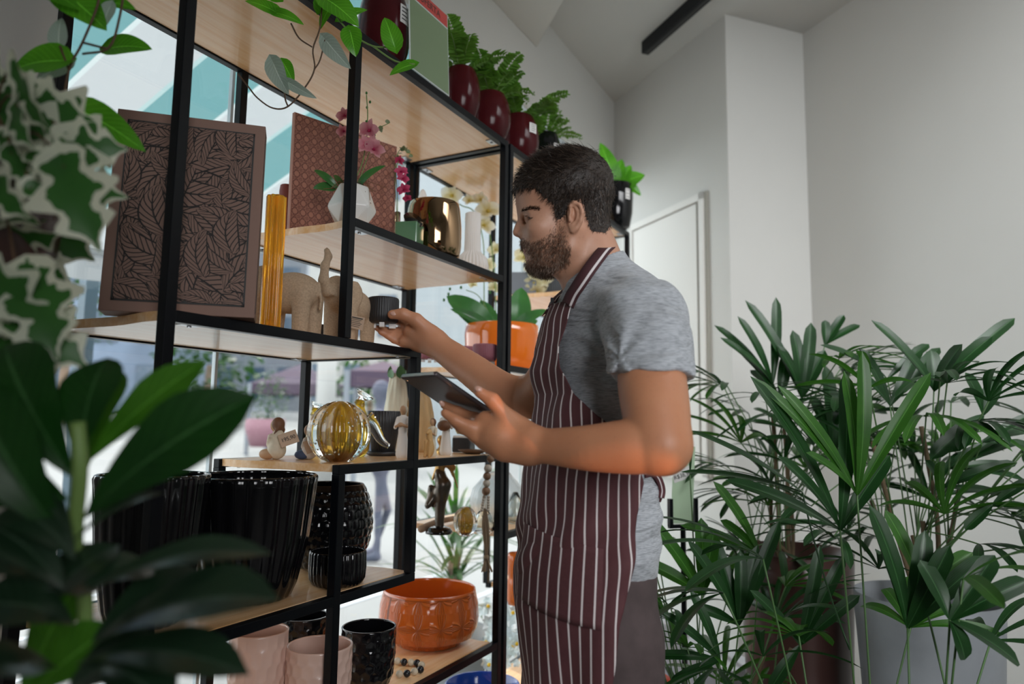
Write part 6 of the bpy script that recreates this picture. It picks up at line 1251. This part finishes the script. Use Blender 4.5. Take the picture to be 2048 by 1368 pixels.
# sign stand with price card
g = at(1366, 1045, 2.35); c = V3(g[0], g[1], 0); t = thing('sign_stand', c, 'thin black floor stand holding a green price card behind the man', 'sign stand')
x = nrm(RT*V3(1, 1, 0)+NH*.35); n = nrm(np.cross(x, z3)); n = n if n@FW < 0 else -n; zt = at(1366, 1052, 2.35)[2]
mb = MB(); mb.box((c[0]-.007, c[1]-.007, .012), (c[0]+.007, c[1]+.007, zt)); mb.build('pole', BLACK, t); MB().lathe([(.13, 0), (.13, .008), (.02, .014)], c, 32).build('base', BLACK, t)
wd = sz(29, g); mb = MB(); mb.obox(V3(c[0], c[1], zt), (x, n, z3), (wd+.006, .006, .006)); hb = sz(27, g)
for s in (-1, 1): mb.obox(V3(c[0], c[1], zt+hb)+x*s*wd, (x, n, z3), (.006, .008, hb))
mb.build('cradle', BLACK, t)
cz = zt+.008; ch = at(1366, 893, 2.35)[2]-cz; cc = V3(c[0], c[1], cz+ch/2)+x*.002; MB().obox(cc, (x, n, nrm(z3+x*.06)), (wd*.86, .001, ch/2)).build('green_card', mat('card_green', (.50, .66, .46), .25, coat=.4), t)
cc2 = cc+n*.0022+z3*ch*.14-x*.004; tg = MB().obox(cc2, (nrm(x+z3*.28), n, nrm(z3-x*.28)), (wd*.78, .0005, wd*.42)).build('price_slip', PAPER, t)
text('price', 'R$38,90', cc2+n*.0009-z3*.004, nrm(x+z3*.28), nrm(z3-x*.28), wd*.42, INK, tg)
# grey trough, striped plant and orange pot behind his legs
mb = MB(); a = at(1275, 1236, 3.0); b = at(1460, 1345, 2.62); PL = mat('trough_white', (.42, .45, .50), .6, noise=(8, .2))
x = nrm(V3(*(b-a)[:2], 0)); n = V3(-x[1], x[0], 0); n = n if n@NH > 0 else -n; v = []
for p_ in (a, b):
    for zz in (0, p_[2]):
        for k in (0, .16): v.append(V3(p_[0], p_[1], zz)+n*k)
mb.add(v, [(0, 2, 6, 4), (1, 5, 7, 3), (2, 3, 7, 6), (0, 1, 3, 2), (4, 6, 7, 5), (0, 4, 5, 1)]); tag(mb.build('sloping_stand', PL, bevel=.004), 'pale grey stand with a sloping top edge behind the sign pole', 'stand')
g = at(1262, 1360, 2.55); c = V3(g[0], g[1], 0); t = thing('striped_plant', c, 'plant with white striped leaves by the trousers near the floor', 'potted plant'); hz_ = at(1262, 1330, 2.55)[2]
vessel('pot', c, [(.05, 0), (.07, .02), (.085, hz_)], mat('red_pot', (.65, .06, .02), .4), '', '', parent=t); mb = MB()
for a_, b_ in (((1262, 1340), (1294, 1301)), ((1262, 1340), (1288, 1322)), ((1262, 1345), (1276, 1278)), ((1262, 1345), (1240, 1290)), ((1262, 1345), (1310, 1352))): lv(mb, a_, b_, 30, 2.5, prof='oblong', lobe=0)
STL = leafmat('striped_leaf', (.10, .22, .12), (.2, .3, .2), veins='par', edge=(.60, .66, .60), tr=.3); mb.build('leaves', STL, t, smooth=True)
g = at(1290, 1362, 2.3); c = V3(g[0], g[1], 0); tp_ = at(1290, 1356, 2.3)[2]; vessel('red_pot', c, [(.05, 0), (.06, .03), (.075, tp_-.01), (.08, tp_)], MT['red_pot'], 'bright red pot just showing at the bottom edge beside the trousers', 'pot')
# grassy plant outside
g = at(905, 1270, 3.5); c = V3(g[0], g[1], -.11); t = thing('yucca', c, 'spiky green plant in a pot outside the window', 'potted plant'); mb = MB(); rnd = random.Random(9)
top = V3(c[0], c[1], .45); vessel('pot', c, [(.16, 0), (.2, .1), (.22, .4)], CON, '', '', parent=t)
MB().tube([c+V3(0, 0, .3), c+V3(0, 0, .75)], .03).build('trunk', MT['bark'], t)
for k in range(64):
    a = rnd.random()*6.28; e = nrm(V3(math.cos(a), math.sin(a), rnd.uniform(-.1, 1.6))); L = rnd.uniform(.3, .55); b0 = V3(c[0], c[1], rnd.uniform(.45, .78)); leaf(mb, b0, b0+e*L-V3(0, 0, L*.15), .024, nh=V3(0, 0, 1), arch=.09, prof='strap', nv=7, nu=1)
mb.build('blades', PALML, t, smooth=True)
# ================================================================ FOREGROUND LEAVES
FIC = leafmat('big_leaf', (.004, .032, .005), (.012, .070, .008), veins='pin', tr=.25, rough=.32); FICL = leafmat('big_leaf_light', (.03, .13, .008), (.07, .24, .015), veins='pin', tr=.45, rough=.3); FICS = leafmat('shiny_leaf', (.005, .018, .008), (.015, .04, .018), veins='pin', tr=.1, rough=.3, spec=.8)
g = at(150, 1500, .66); c = V3(g[0], g[1], 0); t = thing('fig_plant', c, 'large-leaved plant close to the camera at the lower left', 'potted plant'); Db = .62
vessel('pot', c, [(.10, 0), (.13, .05), (.15, .38)], DPT, '', '', parent=t); mb = MB(); ml = MB(); mk = MB()
mb2 = MB(); mb2.tube(spl([c+V3(0, 0, .35), at(165, 1368, .66), at(150, 1100, .64), at(160, 940, .62), at(155, 845, .62)], 6), [.009]*24+[.006], 8) if False else mb2.tube(spl([c+V3(0, 0, .35), at(165, 1368, .66), at(150, 1100, .64), at(160, 940, .62), at(155, 845, .62)], 6), .0065, 8)
mb2.build('stem', STEM, t, smooth=True)
for a_, b_, w, e in (((165, 1040), (515, 790), 165, .0), ((150, 960), (10, 690), 170, .05), ((160, 930), (215, 715), 130, .06), ((130, 1080), (-60, 760), 150, -.02), ((140, 1000), (-30, 950), 130, .02)): lv(mb, a_, b_, w, Db, e, prof='obov', lobe=0, arch=.1)
for a_, b_, w, e in (((170, 930), (412, 722), 92, .03), ((175, 940), (235, 740), 100, .07), ((60, 1390), (230, 1250), 100, 0), ((40, 1420), (160, 1160), 90, .05)): lv(ml, a_, b_, w, Db+.03, e, prof='obov', lobe=0, arch=.08)
for a_, b_, w, e in (((170, 1310), (560, 1200), 170, -.04), ((150, 1200), (545, 1108), 95, .02), ((160, 1180), (310, 1140), 120, .04), ((130, 1180), (-40, 1040), 130, .0), ((150, 1330), (500, 1350), 120, -.03), ((150, 1250), (-60, 1210), 170, -.03), ((200, 1330), (340, 1420), 120, -.04), ((140, 1090), (330, 985), 40, .05), ((130, 1060), (60, 955), 40, .05), ((120, 1340), (-40, 1350), 150, -.05), ((150, 1120), (20, 1010), 120, .02), ((180, 1290), (420, 1150), 150, .05), ((120, 1400), (330, 1290), 170, .03), ((60, 1250), (240, 1090), 130, .05), ((250, 1400), (470, 1290), 120, .02), ((0, 1180), (200, 1180), 130, .04), ((100, 1160), (-60, 1120), 130, -.01)): lv(mk, a_, b_, w, Db-.02, e, prof='obov', lobe=0, arch=.12, nh=V3(0, 0, 1)-FW*.45)
mb.build('leaves', FIC, t, smooth=True); ml.build('young_leaves', FICL, t, smooth=True); mk.build('lower_leaves', FICS, t, smooth=True)
IVY = leafmat('ivy_variegated', (.025, .11, .02), (.06, .20, .04), edge=(.72, .75, .60), tr=.45, rough=.42)
g = at(-60, 520, .78); c = V3(g[0], g[1], 0); t = thing('variegated_ivy', c, 'variegated ivy with cream-edged leaves at the left edge of the picture', 'potted plant'); rnd = random.Random(21); mb = MB(); ms = MB()
MB().tube([c+V3(0, 0, .02), c+V3(0, 0, at(-60, 560, .78)[2])], .012).build('support_pole', BLACK, t); MB().lathe([(.12, 0), (.12, .012), (.012, .02)], c, 32).build('stand_base', BLACK, t)
hp = V3(c[0], c[1], at(-60, 560, .78)[2]); vessel('pot', hp, [(.06, 0), (.08, .02), (.09, .12)], DPT, '', '', parent=t)
spots = [(60, 250), (150, 255), (110, 320), (190, 300), (30, 330), (90, 400), (165, 420), (60, 460), (130, 480), (20, 520), (90, 560), (40, 610), (20, 680), (90, 640), (120, 230), (20, 215), (70, 200), (-10, 420), (-20, 300), (40, 720), (150, 350), (10, 590), (60, 340), (180, 380), (110, 690), (-10, 760), (60, 800), (25, 860)]
for i, (x_, y_) in enumerate(spots+[(s_[0]*.7+rnd.uniform(-40, 20), s_[1]+rnd.uniform(-30, 40)) for s_ in spots]):
    d = .78+rnd.uniform(-.1, .08); ang = rnd.uniform(-.2, 1.5); L = rnd.uniform(130, 200) if i < 28 else rnd.uniform(80, 130); a_ = (x_-L*.5*math.cos(ang), y_-L*.5*math.sin(ang)); b_ = (x_+L*.5*math.cos(ang), y_+L*.5*math.sin(ang))
    A_1, B_1 = at(*a_, d), at(*b_, d+rnd.uniform(-.03, .03)); leaf(mb, A_1, B_1, L*.85*d/FPX, nh=-FW+V3(rnd.gauss(0, .5), rnd.gauss(0, .5), .3+rnd.gauss(0, .3)), arch=.10, fold=.12, prof='ivy', nv=18, nu=4, lobe=.3)
    if i % 2 == 0: ms.tube(bez(hp+V3(0, 0, .12), (hp+V3(0, 0, .2)+A_1)/2+V3(0, 0, .05), A_1, 7), .0015, 5)
mb.build('leaves', IVY, t, smooth=True); ms.build('trailing_stems', VINE, t, smooth=True)
for o in bpy.data.objects:
    if 'org' in o: del o['org']
